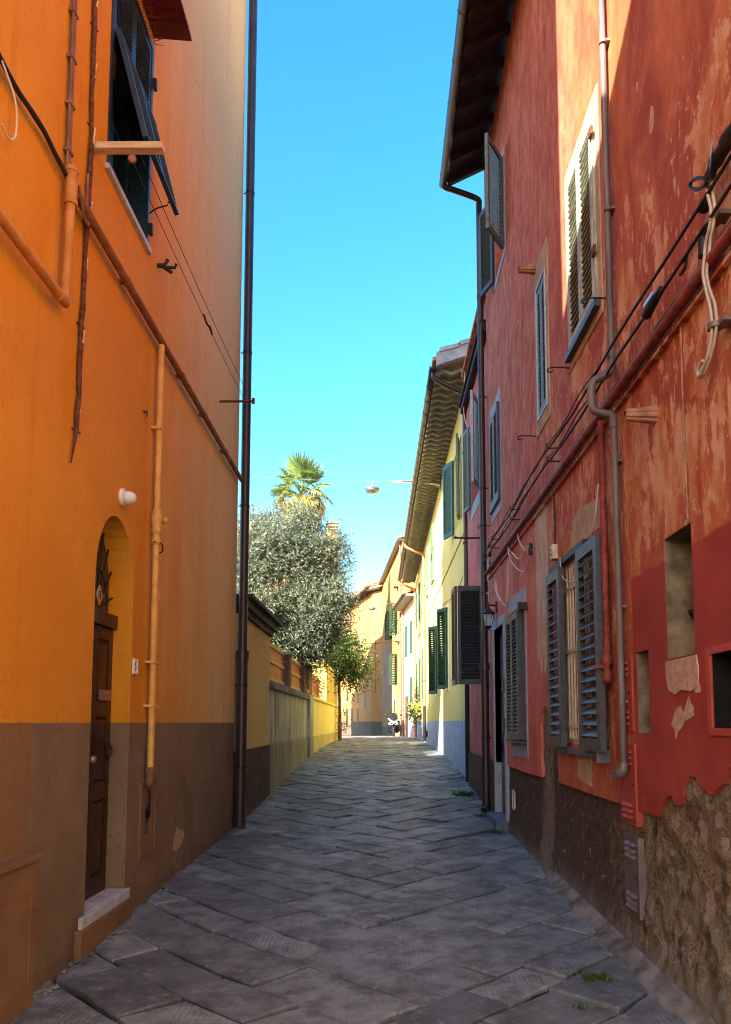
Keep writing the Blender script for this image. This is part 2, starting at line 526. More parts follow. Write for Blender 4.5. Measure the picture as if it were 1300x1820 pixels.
MAT['olivegrey'] = plain('faded_olive_shutter_paint', (.35, .36, .27), .6, .3, var=.35, scale=22, k=(1, 1, .3))
MAT['greengrey'] = plain('blue_grey_shutter_paint', (.13, .17, .18), .55, .35, var=.3, scale=18)
MAT['paleblue'] = plain('pale_blue_shutter_paint', (.40, .47, .52), .55, .35, var=.2, scale=18)
MAT['teal'] = plain('teal_shutter_paint', (.022, .12, .14), .5, .4, var=.25)
MAT['dgreen'] = plain('dark_green_shutter_paint', (.014, .062, .036), .5, .4, var=.3)
MAT['green'] = plain('sunny_green_shutter_paint', (.10, .26, .10), .55, .35, var=.25)
MAT['dark'] = plain('dark_room', (.010, .009, .009), .9, .1, bump=0)
MAT['iron'] = plain('dark_iron', (.030, .026, .024), .55, .5, .5, var=.4, scale=20)
MAT['rust'] = plain('rusty_iron', (.13, .045, .022), .8, .25, .1, var=.5, scale=30)
MAT['pipe'] = plain('dark_brown_pipe_paint', (.042, .020, .020), .38, .5, var=.3, scale=4)
MAT['gutter'] = plain('dark_lead_gutter', (.055, .050, .058), .4, .5, .3, var=.3)
MAT['greypipe'] = plain('weathered_grey_pipe', (.145, .110, .098), .6, .35, .2, var=.35, scale=9, k=(1, 1, .2))
MAT['copper'] = plain('copper_pipe', (.50, .22, .11), .45, .5, .4, var=.25)
MAT['redpipe'] = plain('red_painted_pipe', (.22, .040, .026), .65, .3, var=.4, scale=12)
MAT['orangepipe'] = plain('orange_painted_pipe', (.52, .20, .040), .6, .3, var=.2, scale=8)
MAT['yellowpipe'] = plain('yellow_painted_pipe', (.70, .36, .085), .55, .35, var=.15, scale=8)
MAT['brownled'] = plain('brown_conduit_paint', (.26, .10, .030), .7, .3, var=.3, scale=6)
MAT['brownbox'] = plain('brown_painted_panel', (.21, .108, .050), .75, .25, var=.15, scale=3)
MAT['redplate'] = plain('red_painted_plate', (.34, .050, .034), .6, .3, var=.2, scale=5)
MAT['steelplate'] = plain('brownish_steel_plate', (.165, .120, .105), .5, .4, .3, var=.2, scale=5)
MAT['cable'] = plain('black_cable', (.022, .018, .017), .6, .35, var=.3, bump=0)
MAT['browncable'] = plain('brown_cable', (.22, .10, .055), .6, .35, var=.3, bump=0)
MAT['creamcable'] = plain('cream_cable', (.62, .52, .40), .55, .35, var=.15, bump=0)
MAT['greycable'] = plain('grey_cord', (.42, .33, .26), .6, .35, var=.2, bump=0)
MAT['cream'] = plain('cream_painted_iron', (.62, .52, .36), .55, .35, var=.2, scale=14)
MAT['wood'] = plain('dark_brown_door_wood', (.040, .014, .010), .40, .45, var=.4, scale=8, k=(1, 1, .15))
MAT['beam'] = plain('pale_painted_timber', (.60, .42, .22), .7, .3, var=.25, scale=16, k=(.2, 1, 1))
MAT['soffit'] = plain('dark_soffit_timber', (.042, .038, .044), .8, .2, var=.35, scale=8)
MAT['terra'] = plain('terracotta', (.34, .16, .095), .85, .2, var=.3, scale=12)
MAT['rooftile'] = plain('clay_roof_tile', (.50, .22, .11), .85, .2, var=.45, scale=5)
MAT['eavetile'] = plain('dusty_eave_tile', (.30, .285, .265), .9, .15, var=.2, scale=6)
MAT['eavegrey'] = plain('grey_verge_slab', (.42, .42, .43), .85, .2, var=.2, scale=6)
MAT['maroon'] = plain('maroon_canopy_sheet', (.11, .012, .016), .5, .4, var=.25)
MAT['marble'] = plain('grey_marble', (.46, .46, .48), .5, .4, var=.2, scale=9)
MAT['slatestone'] = plain('slate_step', (.11, .125, .15), .6, .35, var=.2, scale=9)
MAT['fence'] = plain('orange_stained_timber', (.66, .20, .035), .65, .3, var=.35, scale=9, k=(1, 1, .2))
MAT['rail'] = plain('pale_orange_timber', (.62, .33, .11), .65, .3, var=.2, scale=9)
MAT['brick'] = plain('old_brick', (.21, .105, .070), .9, .15, var=.5, scale=14)
MAT['coping'] = plain('brown_coping', (.070, .050, .040), .8, .2, var=.3)
MAT['stonecop'] = plain('grey_stone_coping', (.19, .17, .14), .9, .2, var=.4, scale=5)
MAT['bark'] = plain('grey_brown_bark', (.12, .085, .06), .95, .1, var=.5, scale=14, bump=.8, k=(1, 1, .3))
MAT['white'] = plain('white_plastic', (.78, .76, .72), .35, .45, var=.05, bump=0)
MAT['whitepaint'] = plain('white_scooter_paint', (.24, .24, .25), .25, .5, var=.05, bump=0)
MAT['black'] = plain('black_plastic', (.010, .009, .010), .5, .3, var=.2, bump=0)
MAT['rubber'] = plain('black_rubber', (.018, .018, .018), .85, .2, var=.2)
MAT['steel'] = plain('bright_steel', (.55, .55, .55), .3, .5, .9, var=.1, bump=0)
MAT['lampgrey'] = plain('grey_lamp_metal', (.16, .17, .18), .4, .5, .5, var=.15, bump=0)
MAT['ink'] = plain('blue_black_marker_ink', (.014, .016, .040), .6, .3, var=.2, bump=0)
MAT['plasterbare'] = plain('bare_pink_plaster', (.46, .30, .205), .9, .15, var=.2, scale=20)
MAT['mud'] = plain('niche_render', (.17, .13, .085), .95, .1, var=.45, scale=6, bump=.6)
MAT['mortar'] = plain('pale_mortar', (.175, .162, .140), .95, .1, var=.5, scale=5, bump=.5)
MAT['earth'] = plain('dark_joint_earth', (.026, .023, .019), .95, .1, var=.5, scale=12, bump=.6)
MAT['silver'] = plain('silver_letter_flap', (.34, .24, .20), .4, .5, .6, var=.1, bump=0)
MAT['olive'] = mk_leaf('olive_leaf', (.105, .130, .078), (.25, .28, .205), (.30, .31, .19), .35, .65)
MAT['loquat'] = mk_leaf('loquat_leaf', (.030, .066, .016), (.085, .135, .034), (.17, .18, .05), .25)
MAT['palm'] = mk_leaf('palm_leaf_green', (.10, .17, .050), (.22, .29, .085), None, .4)
MAT['palmyel'] = mk_leaf('palm_leaf_yellow', (.30, .27, .05), (.26, .20, .055), None, .4)
MAT['palmdry'] = mk_leaf('palm_leaf_dry', (.30, .17, .08), (.44, .27, .13), None, .3)
MAT['weed'] = mk_leaf('weed_leaf', (.05, .10, .018), (.11, .17, .035), None, .3)
MAT['petal'] = mk_leaf('yellow_petal', (.70, .60, .05), (.66, .66, .22), None, .3)
MAT['glass'] = mk_glass('window_glass'); MAT['lampglass'] = mk_lampglass()
MAT['headlight'] = mk_glass('headlight_glass', (.35, .37, .40))

# ------------------------------------------------------------------ shared builders
def leaf(fr, width, height, mat, parent, n, thick=.04, split=True, name='shutter', rail=.075, stile=.06, tilt=48, mid=False, sdepth=.062):
    """a louvred shutter leaf: fr.o is its lower hinge corner"""
    b = MB()
    b.fbox(fr, 0, stile, 0, height, 0, thick).fbox(fr, width - stile, width, 0, height, 0, thick)
    b.fbox(fr, stile, width - stile, 0, rail, 0, thick).fbox(fr, stile, width - stile, height - rail, height, 0, thick)
    if mid: b.fbox(fr, stile, width - stile, height * .5 - rail / 2, height * .5 + rail / 2, 0, thick)
    s = b.build(name, mat, parent)
    pitch = (height - 2 * rail) / n
    ca, sa = math.cos(rad(tilt)), math.sin(rad(tilt))
    def slat(m, vo, f):
        hw = (width - 2 * stile) / 2 - .001; hd = sdepth / 2; t = .0045
        c = []
        for dv in (-t, t):
            for (u, w) in ((-hw, -hd), (hw, -hd), (hw, hd), (-hw, hd)):
                v2 = dv * ca - w * sa; w2 = dv * sa + w * ca
                c.append(f(u, v2 + vo, w2))
        m.hexa(c)
    if split:
        m = MB(); slat(m, 0, lambda u, v, w: V((u, v, w)))
        me = m.mesh('slat'); me.materials.append(mat)
        for i in range(n):
            v = rail + pitch * (i + .5)
            if mid and abs(v - height / 2) < rail * .6: continue
            M = fr.M(width / 2, v, thick / 2)
            inst('slat', me, M @ Matrix.Rotation(rad(random.uniform(-2.5, 2.5)), 4, 'X'), s)
    else:
        m = MB()
        for i in range(n):
            v = rail + pitch * (i + .5)
            slat(m, 0, lambda u, vv, w: fr.P(width / 2 + u, v + vv, thick / 2 + w))
        m.build('louvers', mat, s)
    return s
def sub(fr, u, v, w, ang=0.0, flip=False):
    """a hinge frame on wall frame fr; ang 0 lies along +u, 90 stands out from the wall"""
    a = rad(ang)
    ud = fr.u * math.cos(a) + fr.w * math.sin(a)
    wd = fr.w * math.cos(a) - fr.u * math.sin(a)
    if flip: wd = -wd
    return Fr(fr.P(u, v, w), ud, wd)
def surround(fr, u0, u1, v0, v1, border, mat, parent, thick=.012, top=None, bottom=None):
    t = border if top is None else top; bt = border if bottom is None else bottom
    b = MB(); b.facade(fr, rect(u0 - border, u1 + border, v0 - bt, v1 + t), [rect(u0, u1, v0, v1)], thick, thick)
    return b.build('window_surround', mat, parent)
def glazing(fr, u0, u1, v0, v1, w, parent, mat, bars=1):
    b = MB(); t = .05
    b.fbox(fr, u0, u0 + t, v0, v1, w, w + .04).fbox(fr, u1 - t, u1, v0, v1, w, w + .04)
    b.fbox(fr, u0 + t, u1 - t, v0, v0 + t, w, w + .04).fbox(fr, u0 + t, u1 - t, v1 - t, v1, w, w + .04)
    c = (u0 + u1) / 2; b.fbox(fr, c - t / 2, c + t / 2, v0 + t, v1 - t, w + .002, w + .042)
    for i in range(bars):
        v = v0 + (v1 - v0) * (i + 1) / (bars + 1)
        b.fbox(fr, u0 + t, u1 - t, v - .015, v + .015, w + .004, w + .03)
    f = b.build('window', mat, parent)
    for (a, d) in ((u0 + t, c - t / 2), (c + t / 2, u1 - t)):
        MB().fbox(fr, a, d, v0 + t, v1 - t, w + .008, w + .016).build('pane', MAT['glass'], f)
    return f
def grid_wall(fr, u0, u1, v0f, v1, nu, nv, disp, mask=None):
    """a displaced sheet in wall coordinates"""
    b = MB(); vs = []
    for i in range(nu + 1):
        u = u0 + (u1 - u0) * i / nu
        vb = v0f(u)
        for j in range(nv + 1):
            v = vb + (v1 - vb) * j / nv
            vs.append(fr.P(u, v, disp(u, v)))
    fs = []
    for i in range(nu):
        for j in range(nv):
            a = i * (nv + 1) + j
            fs.append((a, a + 1, a + nv + 2, a + nv + 1))
    b.add(vs, fs, True)
    return b
def sagged(a, b, sag, n=14):
    a, b = V(a), V(b)
    return [a.lerp(b, i / n) - V((0, 0, sag * 4 * (i / n) * (1 - i / n))) for i in range(n + 1)]
def gutter(fr_pts, r, mat, parent, n=8):
    """half-round gutter swept along points (open upwards)"""
    pts = [V(p) for p in fr_pts]
    b = MB(); rings = []
    for i, p in enumerate(pts):
        d = (pts[min(i + 1, len(pts) - 1)] - pts[max(i - 1, 0)]).normalized()
        s = d.cross(V((0, 0, 1))).normalized()
        ring = [p + s * (r * math.cos(math.pi + math.pi * k / n)) + V((0, 0, r * math.sin(math.pi + math.pi * k / n))) for k in range(n + 1)]
        ring += [p + s * ((r - .012) * math.cos(2 * math.pi - math.pi * k / n)) + V((0, 0, (r - .012) * math.sin(2 * math.pi - math.pi * k / n))) for k in range(n + 1)]
        rings.append(ring)
    m = len(rings[0])
    vs = [q for r_ in rings for q in r_]; fs = []
    for i in range(len(rings) - 1):
        for k in range(m):
            a = i * m + k; c = i * m + (k + 1) % m
            fs.append((a, c, c + m, a + m))
    fs.append(tuple(range(m))); fs.append(tuple(range((len(rings) - 1) * m, len(rings) * m)))
    b.add(vs, fs, True)
    return b.build('gutter', mat, parent)

# ------------------------------------------------------------------ ground and paving
b = MB()
xs = [-400, -60, -20, -8, -4, -2.3, 0, 2, 4, 10, 40, 400]
ys = [-300, -60, -6, 0, 4, 7, 9, 11, 12.7, 16.6, 21.8, 27, 32.4, 46, 56, 75, 120, 400, 900]
b.add([(x, y, G(y) - .035) for y in ys for x in xs], [(j * len(xs) + i, j * len(xs) + i + 1, (j + 1) * len(xs) + i + 1, (j + 1) * len(xs) + i)
      for j in range(len(ys) - 1) for i in range(len(xs) - 1)])
b.build('ground', MAT['earth'], kind='structure')

rng = random.Random(7)
def clip(poly, f):
    out = []
    for i in range(len(poly)):
        a, c = poly[i], poly[(i + 1) % len(poly)]
        fa, fc = f(a), f(c)
        if fa >= 0: out.append(a)
        if (fa >= 0) != (fc >= 0):
            t = fa / (fa - fc)
            out.append((a[0] + (c[0] - a[0]) * t, a[1] + (c[1] - a[1]) * t))
    return out
E_ = [0.0]
while E_[-1] < 58: E_.append(E_[-1] + rng.uniform(.38, .56))
EP = [e + rng.uniform(-.035, .035) for e in E_]; EQ = [e + rng.uniform(-.035, .035) for e in E_]
R2_ = math.sqrt(2)
def unpq(p, q):
    x = (p - q) / R2_; y = (p + q) / R2_
    return (x - .12, y)
def warp(p, amp=.08):
    n = noise.noise_vector(V((p[0] * .55, p[1] * .55, 3.1)))
    m = noise.noise_vector(V((p[0] * 3.0, p[1] * 3.0, 9.7)))
    return (p[0] + n.x * amp + m.x * .022, p[1] * 1.0 + n.y * amp + m.y * .022)
slabs = []
def left_lim(y): return -2.17 if y < 42 else -2.17 - (y - 42) * .30
def right_lim(y): return 1.83 if y < 12.4 else (1.92 if y < 41 else 1.92 - (y - 41) * .06)
for side in (0, 1):
    for k in range(len(E_) - 2):
        a0, a1 = (EQ[k], EQ[k + 1]) if side else (EP[k], EP[k + 1])
        s = EP[k + 1] if side else EQ[k]
        end = s + 3.3 if k < 75 else s + 8
        while s < end:
            l = rng.uniform(.55, 1.2)
            if a1 - a0 > .46: l *= 1.1
            sk = rng.uniform(-.03, .03)
            q = [(s, a0), (s + l, a0), (s + l + sk, a1), (s, a1)]
            pl = [unpq(u, v) if side else unpq(v, u) for u, v in q]
            if not side: pl.reverse()
            s += l
            pl = [warp(p) for p in pl]
            yc = sum(p[1] for p in pl) / 4
            if yc < 2.2 or yc > 66: continue
            pl = clip(pl, lambda p: p[0] - left_lim(p[1])); 
            if len(pl) < 3: continue
            pl = clip(pl, lambda p: right_lim(p[1]) - p[0])
            if len(pl) < 3: continue
            ar = abs(sum(pl[i][0] * pl[(i + 1) % len(pl)][1] - pl[(i + 1) % len(pl)][0] * pl[i][1] for i in range(len(pl)))) / 2
            if ar < .02: continue
            slabs.append((sum(p[1] for p in pl) / len(pl), pl))
slabs.sort(key=lambda t: t[0])
def slab_geo(mb, pl, fine=True):
    cx = sum(p[0] for p in pl) / len(pl); cy = sum(p[1] for p in pl) / len(pl)
    pts = []
    for i in range(len(pl)):
        a, c = V(pl[i]), V(pl[(i + 1) % len(pl)])
        L = (c - a).length
        m = max(1, min(4, int(L / .22))) if fine else 1
        for k in range(m):
            p = a.lerp(c, k / m)
            d = V((cx, cy)) - p
            if d.length > 1e-6: d.normalize()
            g = rng.uniform(.005, .019) + (rng.random() < .14) * rng.uniform(.0, .04)
            pts.append(p + d * g + V((rng.uniform(-.006, .006), rng.uniform(-.006, .006))) * (1 if k else .6))
    dz = rng.gauss(0, .006); tx = rng.gauss(0, .012); ty = rng.gauss(.002, .012)
    def z(p): return G(p[1]) + dz + (p[0] - cx) * tx + (p[1] - cy) * ty
    n = len(pts)
    ins = []
    for p in pts:
        d = V((cx, cy)) - p; d.normalize(); ins.append(p + d * rng.uniform(.010, .022))
    vs = [(p.x, p.y, z(p)) for p in ins] + [(p.x, p.y, z(p) - rng.uniform(.007, .014)) for p in pts] + [(p.x, p.y, z(p) - .07) for p in pts]
    mb.add(vs, [tuple(range(n))] , False)
    mb.add([], [])
    k = len(mb.v) - 3 * n
    for i in range(n):
        j = (i + 1) % n
        mb.f.append((k + i, k + n + i, k + n + j, k + j)); mb.sm.append(False)
        mb.f.append((k + n + i, k + 2 * n + i, k + 2 * n + j, k + n + j)); mb.sm.append(False)
paving = thing('street_paving', (-.15, 0, G(0)), kind='structure')
rest = MB()
sig = 0
for y, pl in slabs:
    if y >= 3.3 and sig < 300:
        sig += 1
        m = MB(); slab_geo(m, pl); m.build('paving_slab', MAT['slab'], paving, recalc=False)
    else:
        slab_geo(rest, pl, y < 30)
rest.build('paving_slab', MAT['slab'], paving, kind='stuff', recalc=False)
# crumbled mortar and stones along the foot of the orange wall
b = MB()
for i in range(260):
    y = rng.uniform(3.6, 11.2)
    x = -2.15 + abs(rng.gauss(0, .06)) + .015
    r = rng.uniform(.005, .020)
    vs = []
    for k in range(8):
        a = k * math.pi / 4
        vs.append((x + r * math.cos(a) * rng.uniform(.7, 1.3), y + r * 1.4 * math.sin(a) * rng.uniform(.7, 1.3), G(y) + r * .2))
    vs.append((x, y, G(y) + r * rng.uniform(.7, 1.2)))
    b.add(vs, [(k, (k + 1) % 8, 8) for k in range(8)])
b.build('gravel', MAT['slab'], kind='stuff', recalc=False)

# ------------------------------------------------------------------ orange house on the near side of the garden
random.seed(3)
A = thing('orange_house', (-2.15, 6.5, 0), 'tall orange plastered house with brown dado, arched door and navy window flaps', 'house')
def arch(u0, u1, v0, vs, rise, n=14):
    c = (u0 + u1) / 2; h = (u1 - u0) / 2
    return [(u0, v0), (u1, v0)] + [(c + h * math.cos(math.pi * k / n), vs + rise * math.sin(math.pi * k / n)) for k in range(n + 1)]
DU0, DU1 = 5.60, 6.46
door_hole = arch(DU0, DU1, .23, 2.78, .54)
WU0, WU1, WV0, WV1 = 5.53, 6.57, 5.99, 7.97
b = MB()
b.facade(LW, [(2.0, -.3), (11.05, -.3), (11.05, 13.4), (2.0, 13.4)], [door_hole, rect(WU0, WU1, WV0, WV1)], .36)
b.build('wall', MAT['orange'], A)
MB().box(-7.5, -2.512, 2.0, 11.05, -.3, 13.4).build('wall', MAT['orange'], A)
MB().box(-7.6, -2.05, 1.95, 11.1, 13.402, 13.5).build('roof', MAT['rooftile'], A)
# arched door
w0 = -.16
b = MB()
dr = thing('door', LW.P((DU0 + DU1) / 2, .24, w0)); dr.parent = A; dr.location = WL[dr] - WL[A]
b = MB(); m_ = (DU0 + DU1) / 2
for (a, c) in ((DU0 + .003, m_ - .004), (m_ + .004, DU1 - .003)):
    st = .085
    b.fbox(LW, a, a + st, .25, 2.44, w0 - .05, w0).fbox(LW, c - st, c, .25, 2.44, w0 - .05, w0)
    for (v0, v1) in ((.25, .42), (1.02, 1.16), (1.70, 1.82), (2.34, 2.44)):
        b.fbox(LW, a + st, c - st, v0, v1, w0 - .05, w0 - .001)
b.build('door_frame', MAT['wood'], dr)
for (a, c) in ((DU0 + .003, m_ - .004), (m_ + .004, DU1 - .003)):
    for (v0, v1) in ((.42, 1.02), (1.16, 1.70), (1.82, 2.34)):
        q = MB(); q.fbox(LW, a + .08, c - .08, v0 - .005, v1 + .005, w0 - .045, w0 - .026)
        i0, i1, j0, j1 = a + .115, c - .115, v0 + .03, v1 - .03
        q.hexa([LW.P(a + .09, v0 + .01, w0 - .027), LW.P(c - .09, v0 + .01, w0 - .027), LW.P(i1, j0, w0 - .006), LW.P(i0, j0, w0 - .006),
                LW.P(a + .09, v1 - .01, w0 - .027), LW.P(c - .09, v1 - .01, w0 - .027), LW.P(i1, j1, w0 - .006), LW.P(i0, j1, w0 - .006)])
        q.build('door_panel', MAT['wood'], dr)
MB().fbox(LW, DU0 + .002, DU1 - .002, 2.445, 2.56, w0 - .05, w0 + .035).build('transom_bar', MAT['wood'], dr)
MB().fbox(LW, 6.16, 6.40, 1.83, 1.92, w0 + .001, w0 + .02).build('letter_flap', MAT['silver'], dr)
MB().lathe(LW.P(5.95, 1.36, w0), [(.012, 0), (.012, .03), (.03, .035), (.034, .055), (.02, .075), (0.002, .078)], 12, 'x').build('door_knob', MAT['silver'], dr)
b = MB(); b.tube(smooth_path([LW.P(6.28, 1.50, w0), LW.P(6.25, 1.47, w0 + .05), LW.P(6.22, 1.40, w0 + .06), LW.P(6.28, 1.35, w0 + .05), LW.P(6.34, 1.40, w0 + .06), LW.P(6.31, 1.47, w0 + .05), LW.P(6.28, 1.50, w0)], 4), .009, 6)
b.build('door_knocker', MAT['iron'], dr)
b = MB(); hub = (m_, 2.58)
for k in range(9):
    a = math.pi * (k + .5) / 9
    rr = (.40, .50)
    p1 = LW.P(hub[0] + .09 * math.cos(a), hub[1] + .10 * math.sin(a), w0 + .0); p2 = LW.P(hub[0] + rr[0] * math.cos(a) * .95, hub[1] + .02 + .66 * math.sin(a), w0)
    b.tube([p1, p2], .010, 6)
for rr in (.09, .25):
    b.tube([LW.P(hub[0] + rr * math.cos(math.pi * k / 12), hub[1] + rr * 1.3 * math.sin(math.pi * k / 12), w0 + .005) for k in range(13)], .009, 6)
b.build('fanlight_grille', MAT['iron'], dr)
MB().prism(LW, arch(DU0 + .002, DU1 - .002, 2.562, 2.78, .535), w0 - .06, w0 - .05).build('pane', MAT['glass'], dr)
c = LW.P(6.05, 2.68, w0 + .02)
b = MB(); b.add([c + V((0, 0, .085)), c + V((0, .075, 0)), c - V((0, 0, .085)), c - V((0, .075, 0)), c + V((.006, 0, .085)), c + V((.006, .075, 0)), c + V((.006, 0, -.085)), c + V((.006, -.075, 0))],
                [(3, 2, 1, 0), (4, 5, 6, 7), (0, 1, 5, 4), (1, 2, 6, 5), (2, 3, 7, 6), (3, 0, 4, 7)])
b.build('diamond_plate', MAT['beige'], dr)
b = MB(); b.tube([c + V((.008, -.012, .03)), c + V((.008, .014, .028)), c + V((.008, .0, -.006)), c + V((.008, .004, -.035))], .005, 5)
b.build('diamond_mark', MAT['black'], dr)
# marble threshold on a rendered riser
b = MB(); b.fbox(LW, 5.603, 6.457, .185, .268, -.158, .002).fbox(LW, 5.48, 6.50, .186, .266, .0025, .038); b.build('threshold', MAT['marble'], A, bevel=.006)
b = MB(); b.fbox(LW, 5.44, 6.535, -.1, .184, -.1, .045); b.build('door_step', MAT['brownbox'], A, bevel=.01)
# window with pushed out flaps
b = MB(); t = .05
b.facade(LW, rect(WU0 + .001, WU1 - .001, WV0 + .001, WV1 - .001), [rect(WU0 + t, WU1 - t, WV0 + t, WV1 - t)], .09, .012)
b.fbox(LW, WU0 + t, WU1 - t, 7.19, 7.25, -.06, .010)
b.build('window_frame', MAT['navy'], A)
b = MB(); b.facade(LW, rect(WU0 + .002, WU1 - .002, WV0 + .002, WV1 - .002), [rect(WU0 + .016, WU1 - .016, WV0 + .016, WV1 - .016)], .26, -.08)
b.build('reveal_lining', MAT['navy'], A)
glazing(LW, WU0 + t, WU1 - t, WV0 + t, 7.18, -.2, A, MAT['navy'], 2)
MB().fbox(LW, WU0 - .03, WU1 + .03, WV0 - .045, WV0 - .002, -.3, .035).build('window_sill', MAT['marble'], A)
hw = (WU1 - WU0 - 2 * t) / 2
for k in range(2):
    fr = Fr(LW.P(WU0 + t + k * hw + .004, 7.255, -.03), (0, 1, 0), (1, 0, 0))
    leaf(fr, hw - .008, WV1 - t - 7.26, MAT['navy'], A, 13, .035, True, 'shutter', .05, .05, 40)
    bot = LW.P(WU0 + t + k * hw + .004, 6.27, .26); top = LW.P(WU0 + t + k * hw + .004, 7.20, .016)
    vd = top - bot; fv = vd.normalized(); fw = V((0, 1, 0)).cross(fv); fw = fw if fw.x > 0 else -fw
    leaf(Fr(bot, (0, 1, 0), fw, fv), hw - .008, vd.length, MAT['navy'], A, 22, .04, True, 'shutter_flap', .06, .06, 40)
b = MB()
for v in (7.62, 7.05, 6.18):
    b.fbox(LW, WU1 - .01, WU1 + .035, v - .05, v + .05, .013, .04).cut()
b.build('shutter_hinge', MAT['iron'], A)
b = MB(); b.tube(smooth_path([LW.P(6.5, 6.36, .2), LW.P(6.5, 6.33, .1), LW.P(6.54, 6.31, .02)], 5), .007, 5)
b.tube(smooth_path([LW.P(6.49, 6.37, .2), LW.P(6.49, 6.42, .24), LW.P(6.47, 6.39, .27)], 5), .007, 5)
b.build('flap_stay', MAT['iron'], A)
# canopy of overlapping strips above the window
for i in range(12):
    u = 5.30 + i * .105
    b = MB(); fr = LW
    b.hexa([fr.P(u, 8.115, 0), fr.P(u + .125, 8.09, 0), fr.P(u + .125, 8.06, .36), fr.P(u, 8.085, .36),
            fr.P(u, 8.135, 0), fr.P(u + .125, 8.11, 0), fr.P(u + .125, 8.08, .36), fr.P(u, 8.105, .36)])
    b.build('canopy_strip', MAT['maroon'], A)
b = MB()
for i in range(46):
    u = WU0 + .02 + i * .022 + random.uniform(-.006, .006)
    for k in range(2):
        p = LW.P(u, 7.985, .012 + .0)
        q = p + V((random.uniform(.06, .13), random.uniform(-.03, .07), random.uniform(.0, .06)))
        b.tube([p, q], .0016, 3, False)
b.build('bird_spikes', MAT['rust'], A)
# flaked patch, repair scars
b = MB(); pp = [(7.92, .33), (8.06, .30), (8.26, .36), (8.36, .43), (8.30, .49), (8.16, .51), (8.06, .57), (8.02, .50), (7.94, .45)]
b.prism(LW, pp, .001, .004); b.build('flaked_patch', MAT['plasterbare'], A)
# panelled plinth box
b = MB(); b.fbox(LW, 3.2, 4.66, -.2, .825, 0, .075); b.fbox(LW, 3.18, 4.685, .825, .86, 0, .095)
b.build('plinth', MAT['brownbox'], A, bevel=.006)
b = MB(); b.facade(LW, rect(4.12, 4.58, .10, .66), [rect(4.135, 4.565, .115, .645)], .006, .082); b.build('plinth_panel', MAT['brownbox'], A)

# neighbour house beyond the alley gap, behind the viewer
N_ = thing('gabled_house', (-2.3, 0, 0), 'low ochre house with a raked parapet beside the tall orange house', 'house')
poly = [(-2.0, -.3), (1.99, -.3), (1.99, 7.45), (.75, 7.55), (.48, 8.15), (-.35, 9.35), (-.9, 10.1), (-1.5, 10.1), (-2.0, 9.5)]
MB().prism(LW, poly, -4.5, -.02).build('wall', MAT['ochre'], N_)

# ---- pipes and cables on the orange wall
def pipe_run(pts, r, n=10): return MB().tube(pts, r, n)
pw = .07
q = thing('conduit', LW.P(4.0, 5.26, 0), 'thick brown conduit running level along the orange wall under the window', 'pipe')
pipe_run([LW.P(4.86, 5.26, .06), LW.P(11.0, 5.26, .06)], .034).build('pipe', MAT['brownled'], q)
b = MB()
for u in (5.9, 7.6, 8.6, 9.8): b.tube([LW.P(u - .02, 5.26, .06), LW.P(u + .02, 5.26, .06)], .041, 10).fbox(LW, u - .015, u + .015, 5.24, 5.28, 0, .03).cut()
b.build('pipe_clip', MAT['brownled'], q)
q = thing('rising_pipe', LW.P(4.74, 4.4, 0), 'orange painted pipe rising from an elbow to a junction collar', 'pipe')
pipe_run(smooth_path([LW.P(3.0, 4.40, .07), LW.P(4.60, 4.40, .07), LW.P(4.70, 4.42, .07), LW.P(4.74, 4.52, .07), LW.P(4.76, 5.2, .07)], 6), .031).build('pipe', MAT['orangepipe'], q)
b = MB(); b.tube([LW.P(4.63, 4.40, .07), LW.P(4.70, 4.415, .07)], .039, 12).cut(); b.tube([LW.P(4.76, 5.12, .07), LW.P(4.76, 5.34, .07)], .040, 12)
b.tube([LW.P(4.76, 5.33, .07), LW.P(4.76, 5.36, .07)], .045, 12).tube([LW.P(4.76, 5.10, .07), LW.P(4.76, 5.13, .07)], .045, 12)
b.build('pipe_collar', MAT['orangepipe'], q)
q = thing('twin_conduit', LW.P(4.8, 5.34, 0), 'pair of thin brown conduits clipped upright above the junction collar', 'conduit')
for du in (0, .030): pipe_run([LW.P(4.775 + du, 5.35, .03), LW.P(4.80 + du, 13, .03)], .012, 6).build('tube', MAT['browncable'], q)
b = MB()
for i in range(22): b.fbox(LW, 4.76, 4.835, 5.5 + i * .34, 5.52 + i * .34, 0, .046).cut()
b.build('clip', MAT['browncable'], q)
q = thing('wall_cable', LW.P(3, 5.29, 0), 'black cable sagging along the orange wall and ending at the collar', 'cable')
b = MB(); b.tube(smooth_path([LW.P(u, 5.31 + .018 * math.sin(u * 9), .045) for u in np.linspace(1.2, 4.74, 22)], 3), .016, 6)
b.tube(smooth_path([LW.P(u, 5.335 + .014 * math.sin(u * 7 + 1), .03) for u in np.linspace(1.2, 4.72, 18)], 3), .010, 6)
b.build('strand', MAT['cable'], q)
b = MB(); b.tube(smooth_path([LW.P(3.86, 5.30, .05), LW.P(3.97, 5.15, .08), LW.P(4.03, 5.0, .06), LW.P(3.98, 4.93, .05), LW.P(3.9, 4.95, .05)], 5), .006, 5)
b.build('loose_end', MAT['creamcable'], q)
b = MB()
b.tube(smooth_path([LW.P(4.82, 5.45, .03), LW.P(4.86, 5.33, .06), LW.P(5.0, 5.24, .07), LW.P(5.1, 5.27, .05), LW.P(5.12, 5.38, .03), LW.P(5.12, 5.6, .03)], 5), .010, 6)
b.tube(smooth_path([LW.P(4.84, 5.30, .09), LW.P(4.95, 5.17, .08), LW.P(5.08, 5.18, .06), LW.P(5.11, 5.26, .04)], 5), .012, 6)
tag(b.build('cable_loop', MAT['browncable']), 'short brown cable looping from the collar to the hanging cable', 'cable')
pts = []; rr = random.Random(5)
